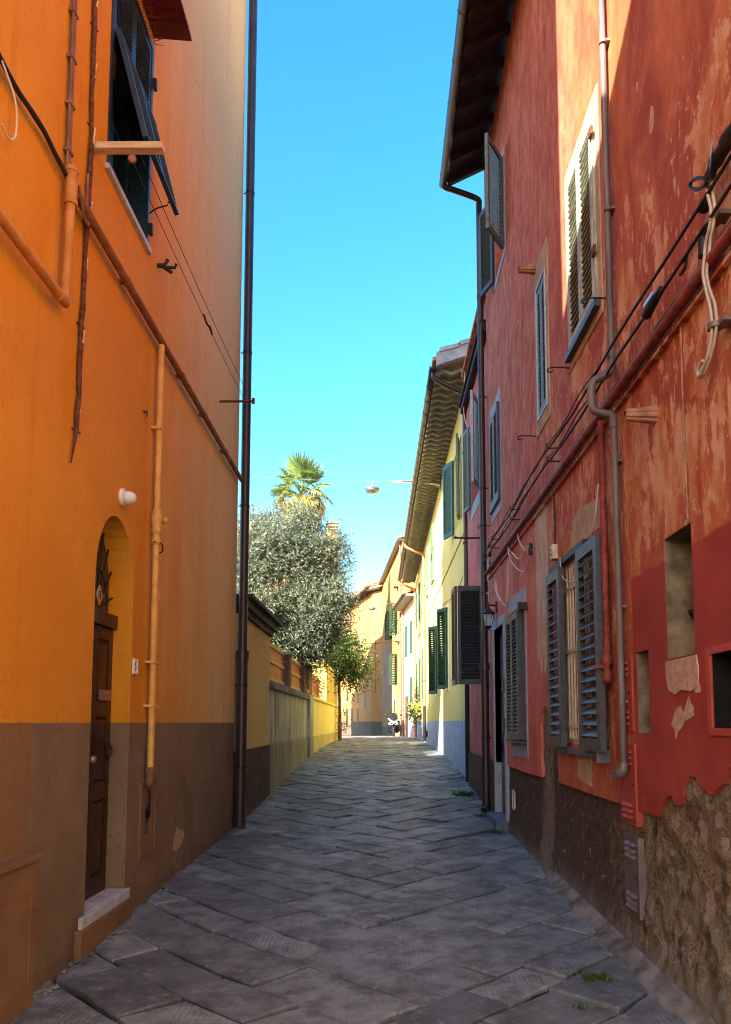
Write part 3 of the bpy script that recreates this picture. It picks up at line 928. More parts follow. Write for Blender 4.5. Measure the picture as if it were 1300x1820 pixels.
for i in range(70):
    v = 3.42 + i * .13
    pts.append(LW.P(5.14 + .03 * math.sin(v * 1.3) + rr.uniform(-.010, .010) - max(0, 3.75 - v) * .28, v, .022 + rr.uniform(-.004, .006)))
q = thing('hanging_cable', LW.P(5.14, 3.4, 0), 'old crusted cable hanging loose down the orange wall with a tapered end', 'cable')
MB().tube(pts, .015, 6, True, [min(.018, .006 + i * .004) * rr.uniform(.75, 1.25) for i in range(70)]).build('strand', MAT['rust'], q)
b = MB()
for i in range(3, 70, 4):
    p = pts[i]; b.tube([p + V((.012, -.004, rr.uniform(-.03, .03))), p + V((.018, .006, rr.uniform(.02, .14)))], rr.uniform(.006, .011), 5)
b.build('paint_flakes', MAT['beam'], q)
b = MB()
for i in range(2, 70, 6): b.tube([pts[i] + V((-.02, -.035, .0)), pts[i] + V((.012, .035, -.01))], .006, 5).cut()
b.build('clip', MAT['iron'], q)

gp = thing('gas_pipe', LW.P(6.88, 1.2, 0), 'yellow painted gas pipe dropping from the conduit with a brass style valve', 'pipe')
MB().tube([LW.P(6.88, 5.22, .06), LW.P(6.88, 3.62, .06)], .030, 10).tube([LW.P(6.88, 3.30, .06), LW.P(6.88, 1.21, .06)], .030, 10).build('pipe', MAT['yellowpipe'], gp)
MB().tube(smooth_path([LW.P(6.99, 2.80, .05), LW.P(6.985, 2.6, .05), LW.P(6.98, 1.83, .05), LW.P(6.97, 1.25, .05)], 3), .016, 8).tube([LW.P(6.90, 2.86, .05), LW.P(7.0, 2.85, .05), LW.P(6.995, 2.78, .05)], .024, 8).build('branch_pipe', MAT['yellowpipe'], gp)
b = MB()
b.lathe(LW.P(6.88, 3.29, .06), [(.03, 0), (.044, .01), (.044, .05), (.034, .06), (.034, .10), (.048, .115), (.048, .15), (.036, .165), (.05, .2), (.055, .24), (.05, .28), (.04, .29), (.045, .31), (.03, .34)], 12)
b.build('valve', MAT['yellowpipe'], gp)
MB().lathe(LW.P(6.88, 3.52, .10), [(.02, 0), (.024, .03), (.03, .035), (.028, .055), (.004, .06)], 10, 'x').build('valve_cap', MAT['yellowpipe'], gp)
MB().tube(smooth_path([LW.P(6.83, 3.31, .05), LW.P(6.88, 3.30, .11), LW.P(6.95, 3.25, .10), LW.P(6.94, 3.22, .06)], 5), .007, 5).build('wire', MAT['iron'], gp)
b = MB()
for v in (4.4, 2.2, 1.80): b.fbox(LW, 6.83, 7.02 if v < 3 else 6.93, v - .012, v + .012, 0, .09).cut()
b.build('bracket', MAT['yellowpipe'], gp)
b = MB(); b.tube(smooth_path([LW.P(6.885, 1.24, .06), LW.P(6.885, 1.15, .06), LW.P(6.90, 1.10, .05), LW.P(6.98, 1.09, .0)], 5), .036, 10); b.tube([LW.P(6.88, 1.20, .06), LW.P(6.88, 1.25, .06)], .046, 12)
b.build('elbow', MAT['brownbox'], gp)
q = thing('meter_hatch', LW.P(7.0, .44, 0), 'narrow brown painted meter hatch scribbled with dark marker below the gas pipe', 'meter hatch')
b = MB(); b.facade(LW, rect(6.79, 7.24, .42, 1.11), [rect(6.815, 7.215, .455, 1.085)], .02, .018); b.build('frame', MAT['brownbox'], q)
MB().fbox(LW, 6.822, 7.208, .462, 1.078, .0, .010).build('door', MAT['brownbox'], q)
b = MB()
gr_ = [[(6.93, .66), (6.96, .74), (7.02, .75), (7.0, .66), (6.93, .66)], [(6.96, .74), (6.98, .84), (7.02, .78), (7.02, .9), (7.06, .8), (7.05, .95)],
       [(6.96, .80), (6.97, .96), (7.0, 1.02), (7.03, 1.0), (7.02, .88)], [(7.03, .76), (7.05, 1.04), (7.08, .90), (7.06, .78)], [(6.93, .86), (6.95, .78), (6.97, .88), (6.99, .78), (7.01, .88)]]
for st in gr_:
    pt = smooth_path([LW.P(u, v, .0115) for u, v in st], 5)
    for p0, p1 in zip(pt, pt[1:]):
        d = (p1 - p0); 
        if d.length < 1e-5: continue
        nrm = V((1, 0, 0)).cross(d.normalized()) * .010
        b.add([p0 - nrm, p1 - nrm, p1 + nrm, p0 + nrm, p0 - nrm + V((.0012, 0, 0)), p1 - nrm + V((.0012, 0, 0)), p1 + nrm + V((.0012, 0, 0)), p0 + nrm + V((.0012, 0, 0))],
              [(3, 2, 1, 0), (4, 5, 6, 7), (0, 1, 5, 4), (2, 3, 7, 6)])
b.build('marker_scribble', MAT['ink'], q)
q = thing('wall_lamp', LW.P(6.08, 3.45, 0), 'white oval bulkhead lamp above the arched door', 'lamp')
MB().lathe(LW.P(6.08, 3.5, 0), [(.062, 0), (.072, .006), (.072, .03), (.060, .034)], 20, 'x').build('base', MAT['white'], q)
MB().lathe(LW.P(6.08, 3.495, .034), [(.056, 0), (.057, .03), (.050, .06), (.036, .082), (.015, .092), (.001, .094)], 20, 'x').build('diffuser', MAT['white'], q)
q = thing('bell_plate', LW.P(6.55, 2.07, 0), 'small white bell plate with a dark mark beside the arched door', 'plate')
b = MB(); b.facade(LW, rect(6.495, 6.605, 2.07, 2.20), [rect(6.51, 6.59, 2.088, 2.182)], .016, .016); b.build('frame', MAT['white'], q)
MB().fbox(LW, 6.512, 6.588, 2.09, 2.18, 0, .009).build('plate', MAT['white'], q)
b = MB()
for s_ in ([(6.565, 2.165), (6.54, 2.165), (6.54, 2.14), (6.56, 2.14), (6.565, 2.12), (6.54, 2.105)],):
    b.tube([LW.P(u, v, .010) for u, v in s_], .0035, 4)
b.build('mark', MAT['black'], q)
b = MB(); b.tube([LW.P(6.88, 6.02, 0), LW.P(6.88, 6.02, .07)], .022, 6); b.tube([LW.P(6.88, 6.08, .10), LW.P(6.88, 6.0, .06), LW.P(6.88, 5.95, .14)], .018, 6)
b.tube([LW.P(6.88, 6.0, .06), LW.P(6.88, 6.0, .17), LW.P(6.88, 6.035, .18)], .016, 6)
tag(b.build('shutter_stop', MAT['iron']), 'small black iron shutter stop below the navy window', 'shutter stop')
b = MB(); b.tube([LW.P(6.58, 4.45, 0), LW.P(6.6, 4.44, .03)], .01, 6).tube([LW.P(6.6, 4.46, .03), LW.P(6.6, 4.40, .028)], .008, 5)
tag(b.build('nail', MAT['rust']), 'rusty nail stub alone in the orange wall', 'nail')
q = thing('clothes_line', LW.P(7.5, 5.9, 0), 'clothes line strung between a timber arm and a rusty arm on the orange wall', 'clothes line')
MB().fbox(LW, 5.22, 5.29, 5.885, 5.935, -.05, .53).build('timber_arm', MAT['beam'], q)
MB().tube([LW.P(9.68, 5.90, 0), LW.P(9.68, 5.90, .46)], .016, 6).tube([LW.P(9.68, 5.87, .45), LW.P(9.68, 5.94, .45)], .022, 6).build('iron_arm', MAT['rust'], q)
for w in (.26, .34):
    MB().tube(sagged(LW.P(5.25, 5.9, w), LW.P(9.68, 5.91, w + .08), .05, 16), .0035, 4).build('line', MAT['cable'], q)
MB().lathe(LW.P(5.25, 5.82, .30), [(.02, -.012), (.032, -.008), (.026, 0), (.032, .008), (.02, .012)], 12, 'y').build('pulley', MAT['terra'], q)
b = MB(); b.tube(smooth_path([LW.P(7.5, 5.88, .30), LW.P(7.62, 5.84, .31), LW.P(7.72, 5.86, .32), LW.P(7.85, 5.85, .31)], 4), .012, 6, True); b.build('knot', MAT['cable'], q)

# dark downpipe on the corner of the orange house
q = thing('downpipe', (-2.04, 11.12, .1), 'dark brown downpipe on the corner of the orange house, sky showing beside it', 'downpipe')
px_ = -2.055; py_ = 11.12
MB().tube([(px_, py_, 2.68), (px_, py_, 13.4)], .068, 14).build('pipe', MAT['pipe'], q)
MB().tube([(px_, py_, .14), (px_, py_, 2.62)], .083, 14).tube([(px_, py_, 2.56), (px_, py_, 2.70)], .100, 14).build('boot_pipe', MAT['pipe'], q)
b = MB()
for z in (9.9, 7.3, 4.9, 2.2, 1.0): b.tube([(px_ - .1, py_, z), (px_, py_, z)], .010, 5).tube([(px_, py_, z - .015), (px_, py_, z + .015)], .088 if z < 2.6 else .073, 14).cut()
b.build('bracket', MAT['iron'], q)

# ------------------------------------------------------------------ garden side beyond the orange house
q = thing('garden_annex', (-2.15, 13, .2), 'low warm yellow annex with dark moulded coping and rough brown plinth', 'annex')
MB().box(-5, -2.15, 11.3, 14.5, 0, 3.30).build('wall', MAT['annex'], q)
b = MB(); b.facade(LW, rect(11.28, 14.52, .0, 1.22), [], .05, .03); b.build('plinth', MAT['stucco'], q)
b = MB(); b.box(-5, -2.09, 11.28, 14.56, 3.302, 3.40); b.box(-5, -2.02, 11.26, 14.62, 3.402, 3.52); b.box(-5, -1.93, 11.24, 14.70, 3.522, 3.58)
b.build('coping', MAT['coping'], q)
q = thing('garden_wall', (-2.15, 18, .4), 'streaky grey concrete garden wall with a stone coping below the timber fence', 'wall')
MB().box(-2.45, -2.15, 14.505, 21.9, .0, 2.30).build('wall', MAT['concrete'], q)
MB().box(-2.45, -2.125, 14.51, 21.88, .0, 1.20).build('plinth', MAT['concrete'], q)
for i in range(6):
    y0 = 14.52 + i * 1.24
    MB().box(-2.49, -2.07, y0, y0 + 1.225, 2.302, 2.45).build('coping_stone', MAT['stonecop'], q, bevel=.012)
def brick_pier(y0, y1, x0, x1, z0, z1, lab):
    p = thing('brick_pier', ((x0 + x1) / 2, (y0 + y1) / 2, z0), lab, 'pier', 'brick piers between the fence panels')
    MB().box(x0 + .012, x1 - .012, y0 + .012, y1 - .012, z0, z1 - .06).build('mortar', MAT['mortar'], p)
    z = z0; k = 0
    while z < z1 - .1:
        w = (y1 - y0)
        for (a, c) in (((y0, y0 + w * .5 - .006), (y0 + w * .5 + .006, y1)) if k % 2 else ((y0, y0 + w * .25 - .006), (y0 + w * .25 + .006, y0 + w * .75 - .006), (y0 + w * .75 + .006, y1))):
            MB().box(x0, x1 + rng.uniform(-.004, .004), a, c, z + .006, z + .066).build('brick', MAT['brick'], p)
        z += .075; k += 1
    MB().box(x0 - .03, x1 + .03, y0 - .03, y1 + .03, z + .002, z + .07).build('cap', MAT['stonecop'], p)
brick_pier(17.35, 17.85, -2.42, -2.13, 2.455, 3.30, 'slim brick pier between the two orange fence panels')
brick_pier(20.9, 21.3, -2.42, -2.13, 2.455, 3.33, 'brick pier with a flat cap at the far end of the orange fence')
fe = thing('timber_fence', (-2.25, 18, 2.45), 'orange stained timber fence panels of upright slats on the concrete wall', 'fence')
for (y0, y1) in ((14.56, 17.33), (17.87, 20.88)):
    n = int((y1 - y0) / .17)
    for i in range(n):
        a = y0 + (y1 - y0) * i / n
        MB().box(-2.29, -2.27, a + .006, a + (y1 - y0) / n - .006, 2.47, 3.20 + rng.uniform(-.01, .01)).build('slat', MAT['fence'], fe)
    for z in (2.50, 2.86, 3.18): MB().box(-2.268, -2.23, y0, y1, z, z + .07).build('rail', MAT['rail'], fe)
q = thing('stone_pier', (-2.1, 22.4, .5), 'rough grey pier with a brown brick upper part between grey and yellow walls', 'pier')
MB().box(-2.5, -2.06, 21.92, 23.0, .3, 2.45).build('lower_shaft', MAT['concrete'], q)
MB().box(-2.46, -2.1, 21.96, 22.96, 2.452, 3.6).build('upper_shaft', MAT['brick'], q)
MB().box(-2.5, -2.06, 21.92, 23.0, 3.602, 3.68).build('cap', MAT['stonecop'], q)
q = thing('yellow_wall', (-2.15, 30, .6), 'bright yellow plastered garden wall with a thin ledge past the grey pier', 'wall')
MB().box(-2.5, -2.15, 23.02, 38.5, .3, 2.38).build('wall', MAT['litwall'], q)
MB().box(-2.5, -2.08, 23.02, 38.5, 2.382, 2.46).build('ledge', MAT['litwall'], q)
fe = thing('timber_fence', (-2.25, 25, 2.47), 'weathered orange timber fence half covered by shrubs on the yellow wall', 'fence')
for i in range(26):
    y = 23.1 + i * .18
    MB().box(-2.29, -2.27, y, y + .165, 2.48, 3.25 + rng.uniform(-.02, .02)).build('slat', MAT['fence'], fe)
for z in (2.55, 3.1): MB().box(-2.268, -2.23, 23.06, 27.8, z, z + .08).build('rail', MAT['rail'], fe)
q = thing('gate_screen', (-2.2, 31, 2.47), 'row of slim yellow posts standing on the yellow garden wall', 'screen')
for i in range(12):
    y = 28.2 + i * .86
    MB().box(-2.4, -2.18, y, y + .22, 2.465, 3.9).build('post', MAT['litwall'], q)
MB().box(-2.42, -2.16, 28.1, 38.2, 3.902, 4.0).build('top_rail', MAT['litwall'], q)
q = thing('garden_house', (-6, 33, .5), 'small yellow outhouse with a pale green shutter half hidden by leaves', 'outhouse')
MB().box(-6, -2.55, 29.5, 37, .5, 4.6).build('wall', MAT['litwall'], q)
b = MB(); b.box(-2.545, -2.50, 29.9, 30.5, 2.9, 4.4); b.build('shutter', MAT['green'], q)
# villa behind the olive: tiled gable, chimney
q = thing('tiled_villa', (-8, 50, .5), 'pale orange villa with a clay tiled roof standing behind the olive tree', 'house')
b = MB(); b.box(-15, -3.6, 48, 56, .0, 12.2); b.build('wall', MAT['peach'], q)
b = MB()
b.hexa([(-15.5, 47.5, 12.1), (-3.2, 47.5, 12.1), (-3.2, 52, 14.1), (-15.5, 52, 14.1), (-15.5, 47.5, 12.25), (-3.2, 47.5, 12.25), (-3.2, 52, 14.25), (-15.5, 52, 14.25)])
b.hexa([(-15.5, 52, 14.1), (-3.2, 52, 14.1), (-3.2, 56.5, 12.1), (-15.5, 56.5, 12.1), (-15.5, 52, 14.25), (-3.2, 52, 14.25), (-3.2, 56.5, 12.25), (-15.5, 56.5, 12.25)])
b.build('roof', MAT['rooftile'], q)
b = MB()
for i in range(56):
    x = -15.4 + i * .22
    b.tube([(x, 47.45, 12.27), (x, 52, 14.27)], .07, 6, False)
b.build('roof_tile', MAT['rooftile'], q, kind='stuff')
for k, (x, z0) in enumerate(((-8.5, 8.6), (-6.2, 8.6), (-8.5, 5.2), (-6.2, 5.2))):
    w_ = MB().box(x, x + 1.1, 47.96, 48.02, z0, z0 + 1.9).build('window', MAT['dgreen'], q)
ch = thing('chimney', (-3.36, 51, 13.2)); ch.parent = q; ch.location = WL[ch] - WL[q]
MB().box(-3.75, -3.05, 50.6, 51.4, 13.0, 14.75).build('stack', MAT['peach'], ch)
for i in range(3): MB().box(-3.8, -3.0, 50.55, 51.45, 14.80 + i * .22, 14.90 + i * .22).build('chimney_cap', MAT['beige'], ch)
MB().box(-3.5, -3.3, 50.9, 51.1, 14.75, 15.3).build('flue', MAT['dark'], ch)

# ---- trees
def foliage(name, mat, parent, blobs, twigs, leaves, ll, lw, seed, droop=.2, shell=.55):
    r = np.random.RandomState(seed)
    blobs = [np.array(x, float) for x in blobs]
    wts = np.array([x[3] * x[4] * x[5] for x in blobs]) ** .8; wts /= wts.sum()
    which = r.choice(len(blobs), twigs, p=wts)
    d = r.normal(size=(twigs, 3)); d /= np.linalg.norm(d, axis=1)[:, None]
    rad_ = shell + (1.02 - shell) * r.random(twigs) ** .6
    B = np.array(blobs)[which]
    base = B[:, :3] + d * B[:, 3:6] * rad_[:, None]
    # gaps: drop twigs by a soft noise
    keep = np.array([noise.noise(V(p) * 1.35 + V((seed, 0, 0))) > -.14 - .2 * r.random() for p in base])
    base = base[keep]; d = d[keep]
    n = len(base)
    tw = d * .7 + r.normal(size=(n, 3)) * .55; tw[:, 2] += .15 - droop * r.random(n); tw /= np.linalg.norm(tw, axis=1)[:, None]
    L = np.repeat(np.arange(n), leaves)
    t = np.tile(np.linspace(0, 1, leaves), n) + r.normal(size=n * leaves) * .05
    tl = ll * 4.2 * (.6 + .8 * r.random(n))
    o = base[L] + tw[L] * (t * tl[L])[:, None] + r.normal(size=(n * leaves, 3)) * ll * .10
    ld = tw[L] * .5 + r.normal(size=(n * leaves, 3)) * .65; ld /= np.linalg.norm(ld, axis=1)[:, None]
    sd = np.cross(ld, r.normal(size=(n * leaves, 3))); sd /= np.linalg.norm(sd, axis=1)[:, None]
    sz = (.65 + .7 * r.random(n * leaves))[:, None]
    p0 = o; p1 = o + ld * ll * .45 * sz + sd * lw * .5 * sz; p2 = o + ld * ll * sz; p3 = o + ld * ll * .45 * sz - sd * lw * .5 * sz
    vs = np.stack([p0, p1, p2, p3], 1).reshape(-1, 3)
    m = len(o)
    me = bpy.data.meshes.new(name)
    me.vertices.add(m * 4); me.vertices.foreach_set('co', (vs - np.array(WL[parent])).ravel())
    me.loops.add(m * 4); me.loops.foreach_set('vertex_index', np.arange(m * 4))
    me.polygons.add(m); me.polygons.foreach_set('loop_start', np.arange(m) * 4); me.polygons.foreach_set('loop_total', np.full(m, 4))
    me.update(); me.validate()
    me.materials.append(mat)
    ob = bpy.data.objects.new(name, me); COL.objects.link(ob); ob.parent = parent
    WL[ob] = WL[parent]
    return ob
r_ = random.Random(11)
ol = thing('olive_tree', (-3.6, 21.5, .6), 'large silver green olive tree leaning over the garden wall', 'tree')
b = MB()
b.tube(smooth_path([(-3.6, 21.5, .3), (-3.55, 21.5, 1.4), (-3.4, 21.4, 2.6), (-3.3, 21.5, 3.6)], 5), .2, 9, True, [.24 - .005 * i for i in range(16)])
for (x, y, z) in ((-4.9, 21.0, 5.6), (-2.0, 21.3, 5.5), (-3.2, 22.4, 6.6), (-3.6, 20.4, 5.8), (-1.5, 20.8, 4.2), (-4.3, 22.6, 6.5), (-2.6, 21.9, 7.0), (-5.2, 21.6, 4.4)):
    st = V((-3.4, 21.45, 2.6 + r_.uniform(0, .9)))
    e = V((x, y, z)); mid = st.lerp(e, .5) + V((r_.uniform(-.2, .2), r_.uniform(-.2, .2), .2))
    pth = smooth_path([st, mid, e], 6)
    b.tube(pth, .06, 6, True, [.085 - .065 * i / len(pth) for i in range(len(pth))])
    for k in range(4):
        s2 = pth[5 + k]; e2 = s2 + V((r_.uniform(-.8, .8), r_.uniform(-.8, .8), r_.uniform(.1, .8)))
        b.tube([s2, s2.lerp(e2, .5) + V((0, 0, .06)), e2], .02, 5, True, [.026, .016, .006])
b.build('trunk', MAT['bark'], ol)
blobs = [(-3.3, 21.5, 5.4, 1.9, 1.6, 1.5)]
for i in range(26):
    a = r_.uniform(0, 2 * math.pi); h = r_.uniform(-1, 1); s_ = math.sqrt(max(0, 1 - h * h * .75))
    rr = r_.uniform(.42, .85)
    blobs.append((-3.3 + 1.85 * s_ * math.cos(a), 21.4 + 1.5 * s_ * math.sin(a), 5.45 + 1.75 * h, rr, rr * .95, rr * .85))
blobs += [(-1.75, 21.2, 4.1, .6, .6, .5), (-2.5, 20.8, 4.0, .7, .6, .5), (-1.5, 21.0, 4.9, .7, .7, .8), (-1.5, 21.2, 6.3, .6, .6, .6), (-4.8, 20.9, 3.9, .8, .7, .7),
          (-2.2, 20.6, 5.0, .9, .7, .8), (-3.3, 20.3, 5.0, .9, .7, .8), (-2.6, 20.5, 5.9, .8, .7, .7), (-1.9, 21.2, 7.0, .45, .45, .35), (-5.0, 21.5, 6.5, .8, .8, .7)]
foliage('crown', MAT['olive'], ol, blobs, 34000, 9, .085, .026, 4, .25)
sh = thing('garden_shrub', (-3.0, 19.0, .5), 'dense blue green shrub below the olive behind the fence', 'shrub')
MB().tube([(-3.0, 19, .3), (-3.0, 19, 2.4)], .07, 6).build('stem', MAT['bark'], sh)
foliage('crown', MAT['loquat'], sh, [(-3.3, 19.2, 3.1, .6, 1.1, .75), (-3.4, 18.0, 3.3, .6, .8, .6), (-3.1, 20.2, 3.1, .5, .8, .6), (-3.3, 16.6, 3.0, .6, 1.0, .5)], 900, 7, .10, .04, 8)
lq = thing('street_tree', (-2.35, 35.5, .78), 'small glossy green tree with a thin dark trunk at the end of the yellow wall', 'tree')
b = MB(); b.tube(smooth_path([(-1.93, 35.5, .6), (-1.95, 35.5, 2.2), (-1.98, 35.5, 3.6), (-1.9, 35.5, 4.4)], 4), .07, 8, True, [.085] * 4 + [.07] * 5 + [.05] * 4)
for e in ((-1.2, 35.3, 4.8), (-2.6, 35.4, 4.9), (-1.7, 35.8, 5.4), (-1.4, 35.5, 4.2)):
    b.tube([(-1.97, 35.5, 3.5), V((-1.97, 35.5, 3.5)).lerp(V(e), .5) + V((0, 0, .15)), e], .03, 6, True, [.04, .03, .015])
b.build('trunk', MAT['bark'], lq)
foliage('crown', MAT['loquat'], lq, [(-1.75, 35.5, 4.6, .8, .8, .6), (-1.25, 35.4, 4.3, .5, .5, .5), (-1.9, 35.4, 5.4, .6, .6, .5), (-2.5, 35.4, 4.7, .6, .7, .6), (-1.35, 35.5, 5.1, .5, .5, .45), (-1.5, 35.4, 3.75, .45, .4, .35),
                                     (-2.9, 33, 4.6, .6, 1.2, .7), (-2.9, 30.5, 4.5, .5, 1.0, .6)], 2300, 7, .16, .065, 9, .45, .35)
iv = thing('climbing_plant', (-1.9, 35.4, 1.4), 'reddish creeper round the thin dark trunk', 'plant')
foliage('leaves', MAT['palmdry'], iv, [(-1.88, 35.4, 2.0, .22, .2, .55), (-1.8, 35.4, 1.6, .2, .2, .3)], 60, 6, .10, .05, 10)
ft = thing('climbing_plant', (-2.2, 25.5, 2.5), 'rust brown creeper trailing over the weathered orange fence', 'plant')
foliage('leaves', MAT['palmdry'], ft, [(-2.2, 25.6, 3.1, .15, .9, .35), (-2.2, 26.8, 2.9, .15, .6, .3)], 170, 6, .08, .035, 12)
# fan palm
pm = thing('palm_tree', (-3.1, 30, .5), 'tall fan palm with a shaggy yellowing skirt rising above the olive tree', 'palm tree')
PC = at_y(538, 884, 30)
MB().tube([(-3.1, 30, .3), (-3.12, 30, 5), PC - V((0, 0, .2))], .16, 10, True, [.17, .15, .14]).build('trunk', MAT['bark'], pm)
def frond_mesh(seed, mat, pitch, droop):
    """a fan leaf: petiole along +X, a pleated blade of pointed segments tipped down at its end"""
    r = random.Random(seed); b = MB()
    pl = .72
    b.tube([(0, 0, 0), (pl * .5, 0, .04), (pl, 0, .0)], .010, 4, True, [.016, .011, .008])
    n = 25; R_ = Matrix.Rotation(rad(pitch), 3, 'Y'); c = V((pl, 0, 0))
    for i in range(n):
        f = i / (n - 1) - .5
        a = rad(215 * f + r.uniform(-2.5, 2.5)); L = .66 * (1 - .30 * abs(2 * f) ** 1.6) * r.uniform(.86, 1.10)
        d = V((math.cos(a), math.sin(a), 0)); sd = V((-math.sin(a), math.cos(a), 0))
        dr = droop * r.uniform(.5, 1.5)
        def q(t, w, dz): return c + R_ @ (d * L * t + sd * w + V((0, 0, dz)))
        p = [c, q(.45, .022, .012), q(.45, -.022, -.012), q(.78, .012, -dr * .25), q(.78, -.012, -dr * .25 - .01), q(1.0, 0, -dr)]
        b.add(p, [(0, 1, 2), (1, 3, 4, 2), (3, 5, 4)])
    me = b.mesh('frond', False); me.materials.append(MAT[mat]); return me
fm = {'up': [frond_mesh(k, 'palm', 8, .06) for k in (1, 2, 3)], 'side': [frond_mesh(k, 'palm', 38, .14) for k in (4, 5, 6)],
      'yel': [frond_mesh(k, 'palmyel', 48, .22) for k in (7, 8)], 'dry': [frond_mesh(k, 'palmdry', 60, .30) for k in (9, 10)]}
for i in range(58):
    az = i * 2.39996 + r_.uniform(-.25, .25)
    t = i / 57
    el = 82 - 118 * t + r_.uniform(-8, 8)
    k = 'up' if t < .30 else ('side' if t < .68 else ('yel' if r_.random() < .68 else 'dry'))
    if .5 < t < .68 and r_.random() < .3: k = 'yel'
    M = Matrix.Translation(PC + V((0, 0, .22 - .62 * t))) @ Matrix.Rotation(az, 4, 'Z') @ Matrix.Rotation(-rad(el), 4, 'Y') @ Matrix.Rotation(r_.uniform(-.7, .7), 4, 'X') @ Matrix.Scale(r_.uniform(1.0, 1.3), 4)
    inst('frond', r_.choice(fm[k]), M, pm)

# ------------------------------------------------------------------ red house
R = thing('red_house', (1.8, 6, 0), 'weathered red house with peeling plaster and louvred shutters', 'house')
def rp(px, py): return on_x(px, py, 1.8)
jag = [rp(*p) for p in ((1300, 1362), (1296, 1366), (1292, 1377), (1288, 1384), (1285, 1394), (1276, 1399), (1267, 1412), (1258, 1411), (1254, 1403), (1250, 1400), (1242, 1394), (1239, 1386), (1236, 1381), (1230, 1381), (1226, 1378),
       (1220, 1384), (1217, 1392), (1214, 1403), (1213, 1415), (1207, 1431), (1202, 1431), (1198, 1427), (1195, 1417), (1192, 1413), (1186, 1415), (1181, 1423), (1176, 1432), (1173, 1442), (1169, 1452), (1158, 1446), (1146, 1444), (1135, 1440),
       (1122, 1437), (1108, 1430), (1050, 1411), (994, 1391), (991, 1350), (990, 1327), (986, 1295), (981, 1277), (974, 1262), (968, 1254), (963, 1268), (961, 1288), (962, 1330), (963, 1381), (930, 1372))]
DR0, DR1, DRT = 11.0, 11.92, 3.10
near = [(2.2, 1.42), (2.5, 1.38), (3.0, 1.5), (3.4, 1.36)]
outer = near + jag + [(DR0, 1.045), (DR0, DRT), (DR1, DRT), (DR1, 1.03), (12.4, 1.03), (12.4, 11.36), (2.2, 11.36)]
W1 = (5.93, 6.83, 5.10, 6.80); W2 = (7.84, 8.33, 5.06, 6.62); W3 = (11.08, 11.9, 5.05, 6.50); W4 = (10.45, 11.30, 8.55, 9.95)
OW = (6.46, 7.37, 1.45, 3.17); NI = (4.30, 4.72, 2.04, 2.81); NA = (5.06, 5.30, 1.57, 2.14); RN = (3.25, 4.10, 1.62, 2.02)
b = MB(); b.facade(RW, outer, [rect(*h) for h in (W1, W2, W3, W4, OW, NI, NA, RN)], .40)
b.build('wall', MAT['red'], R)
def stucco_disp(u, v):
    p = V((u * 1.0, v * 1.0, 0))
    g = G(u)
    n = noise.fractal(p * 4.5, 1.0, 2.0, 5) * .5 + noise.noise(V((u * 13, v * 13, 4))) * .35 + (noise.cell(V((u * 7.0 + 1.1 * noise.noise(p * 3), v * 9.0 + 1.1 * noise.noise(p * 3.7), 2))) - .5) * .12 * min(1, max(0, 5.9 - u) * 2)
    near_ = max(0, min(1, (6.3 - u) / 1.0)) + max(0, min(1, (9.2 - u) / .5)) * max(0, min(1, (u - 7.9) / .3)) * .5
    w = -.030 + n * (.012 + .034 * min(1, near_))
    k = max(0, 1 - (v - g) / .55)
    w += k * k * (.07 if u < 8.5 else .04) * (1 if u < 9 else .6)
    if v > 1.02 and w > -.008: w = -.008
    if v > 1.30 and u > 6: w = min(w, -.012)
    return w
st = MB()
for (u0, u1, vt, nu, nv) in ((2.2, 7.6, 1.55, 216, 60), (7.6, 9.0, 1.95, 50, 64), (9.0, DR0, 1.14, 60, 34), (DR1, 12.39, 1.14, 16, 34)):
    g_ = grid_wall(RW, u0, u1, lambda u: G(u) - .12, vt, nu, nv, stucco_disp)
    st.add(g_.v, g_.f, True)
st.build('plinth', MAT['stucco'], R)
MB().box(2.202, 11, 2.2, 12.39, -.3, 11.4).build('wall', MAT['red'], R)
# cement fillet along the foot
b = MB(); vs = []
n = 120
for i in range(n + 1):
    u = 3.0 + 5.6 * i / n
    wd = .11 + .09 * noise.noise(V((u * 1.3, 0, 5))) + .02 * noise.noise(V((u * 5, 0, 2))); fade = min(1, (8.6 - u) / .8)
    wd *= max(.2, fade)
    g = G(u)
    for k in range(6):
        t = k / 5
        vs.append(RW.P(u, g + (.02 + .07 * (1 - t) ** 1.6 * fade + .004 * noise.noise(V((u * 3, k * .8, 1)))) * (1 if k < 5 else -.6), .02 + wd * t))
b.add(vs, [(i * 6 + k, i * 6 + k + 1, i * 6 + k + 7, i * 6 + k + 6) for i in range(n) for k in range(5)], True)
b.build('cement_fillet', MAT['mortar'], R)
# eaves: raking soffit boards, rafters, gutter
e0 = V((1.81, 0, 11.37)); ev = V((1.17, 0, 11.02))
b = MB(); b.hexa([(1.13, 2, 11.04), (1.85, 2, 11.40), (1.85, 12.35, 11.40), (1.13, 12.35, 11.04), (1.13, 2, 11.10), (1.85, 2, 11.46), (1.85, 12.35, 11.46), (1.13, 12.35, 11.10)])
b.build('soffit', MAT['soffit'], R)
for i in range(20):
    y = 12.28 - i * .52
    MB().hexa([(1.16, y, 10.94), (1.80, y, 11.26), (1.80, y + .085, 11.26), (1.16, y + .085, 10.94), (1.16, y, 11.05), (1.80, y, 11.37), (1.80, y + .085, 11.37), (1.16, y + .085, 11.05)]).build('rafter', MAT['soffit'], R)
gutter([(1.09, 2, 11.09), (1.09, 12.45, 11.05)], .075, MAT['gutter'], R)
b = MB()
for i in range(14): 
    y = 12.2 - i * .75
    b.tube([V((1.09, y, 11.07)) + V((.079 * math.cos(a), 0, .079 * math.sin(a))) for a in np.linspace(math.pi, 2 * math.pi, 8)], .006, 4).cut()
b.build('gutter_bracket', MAT['iron'], R)
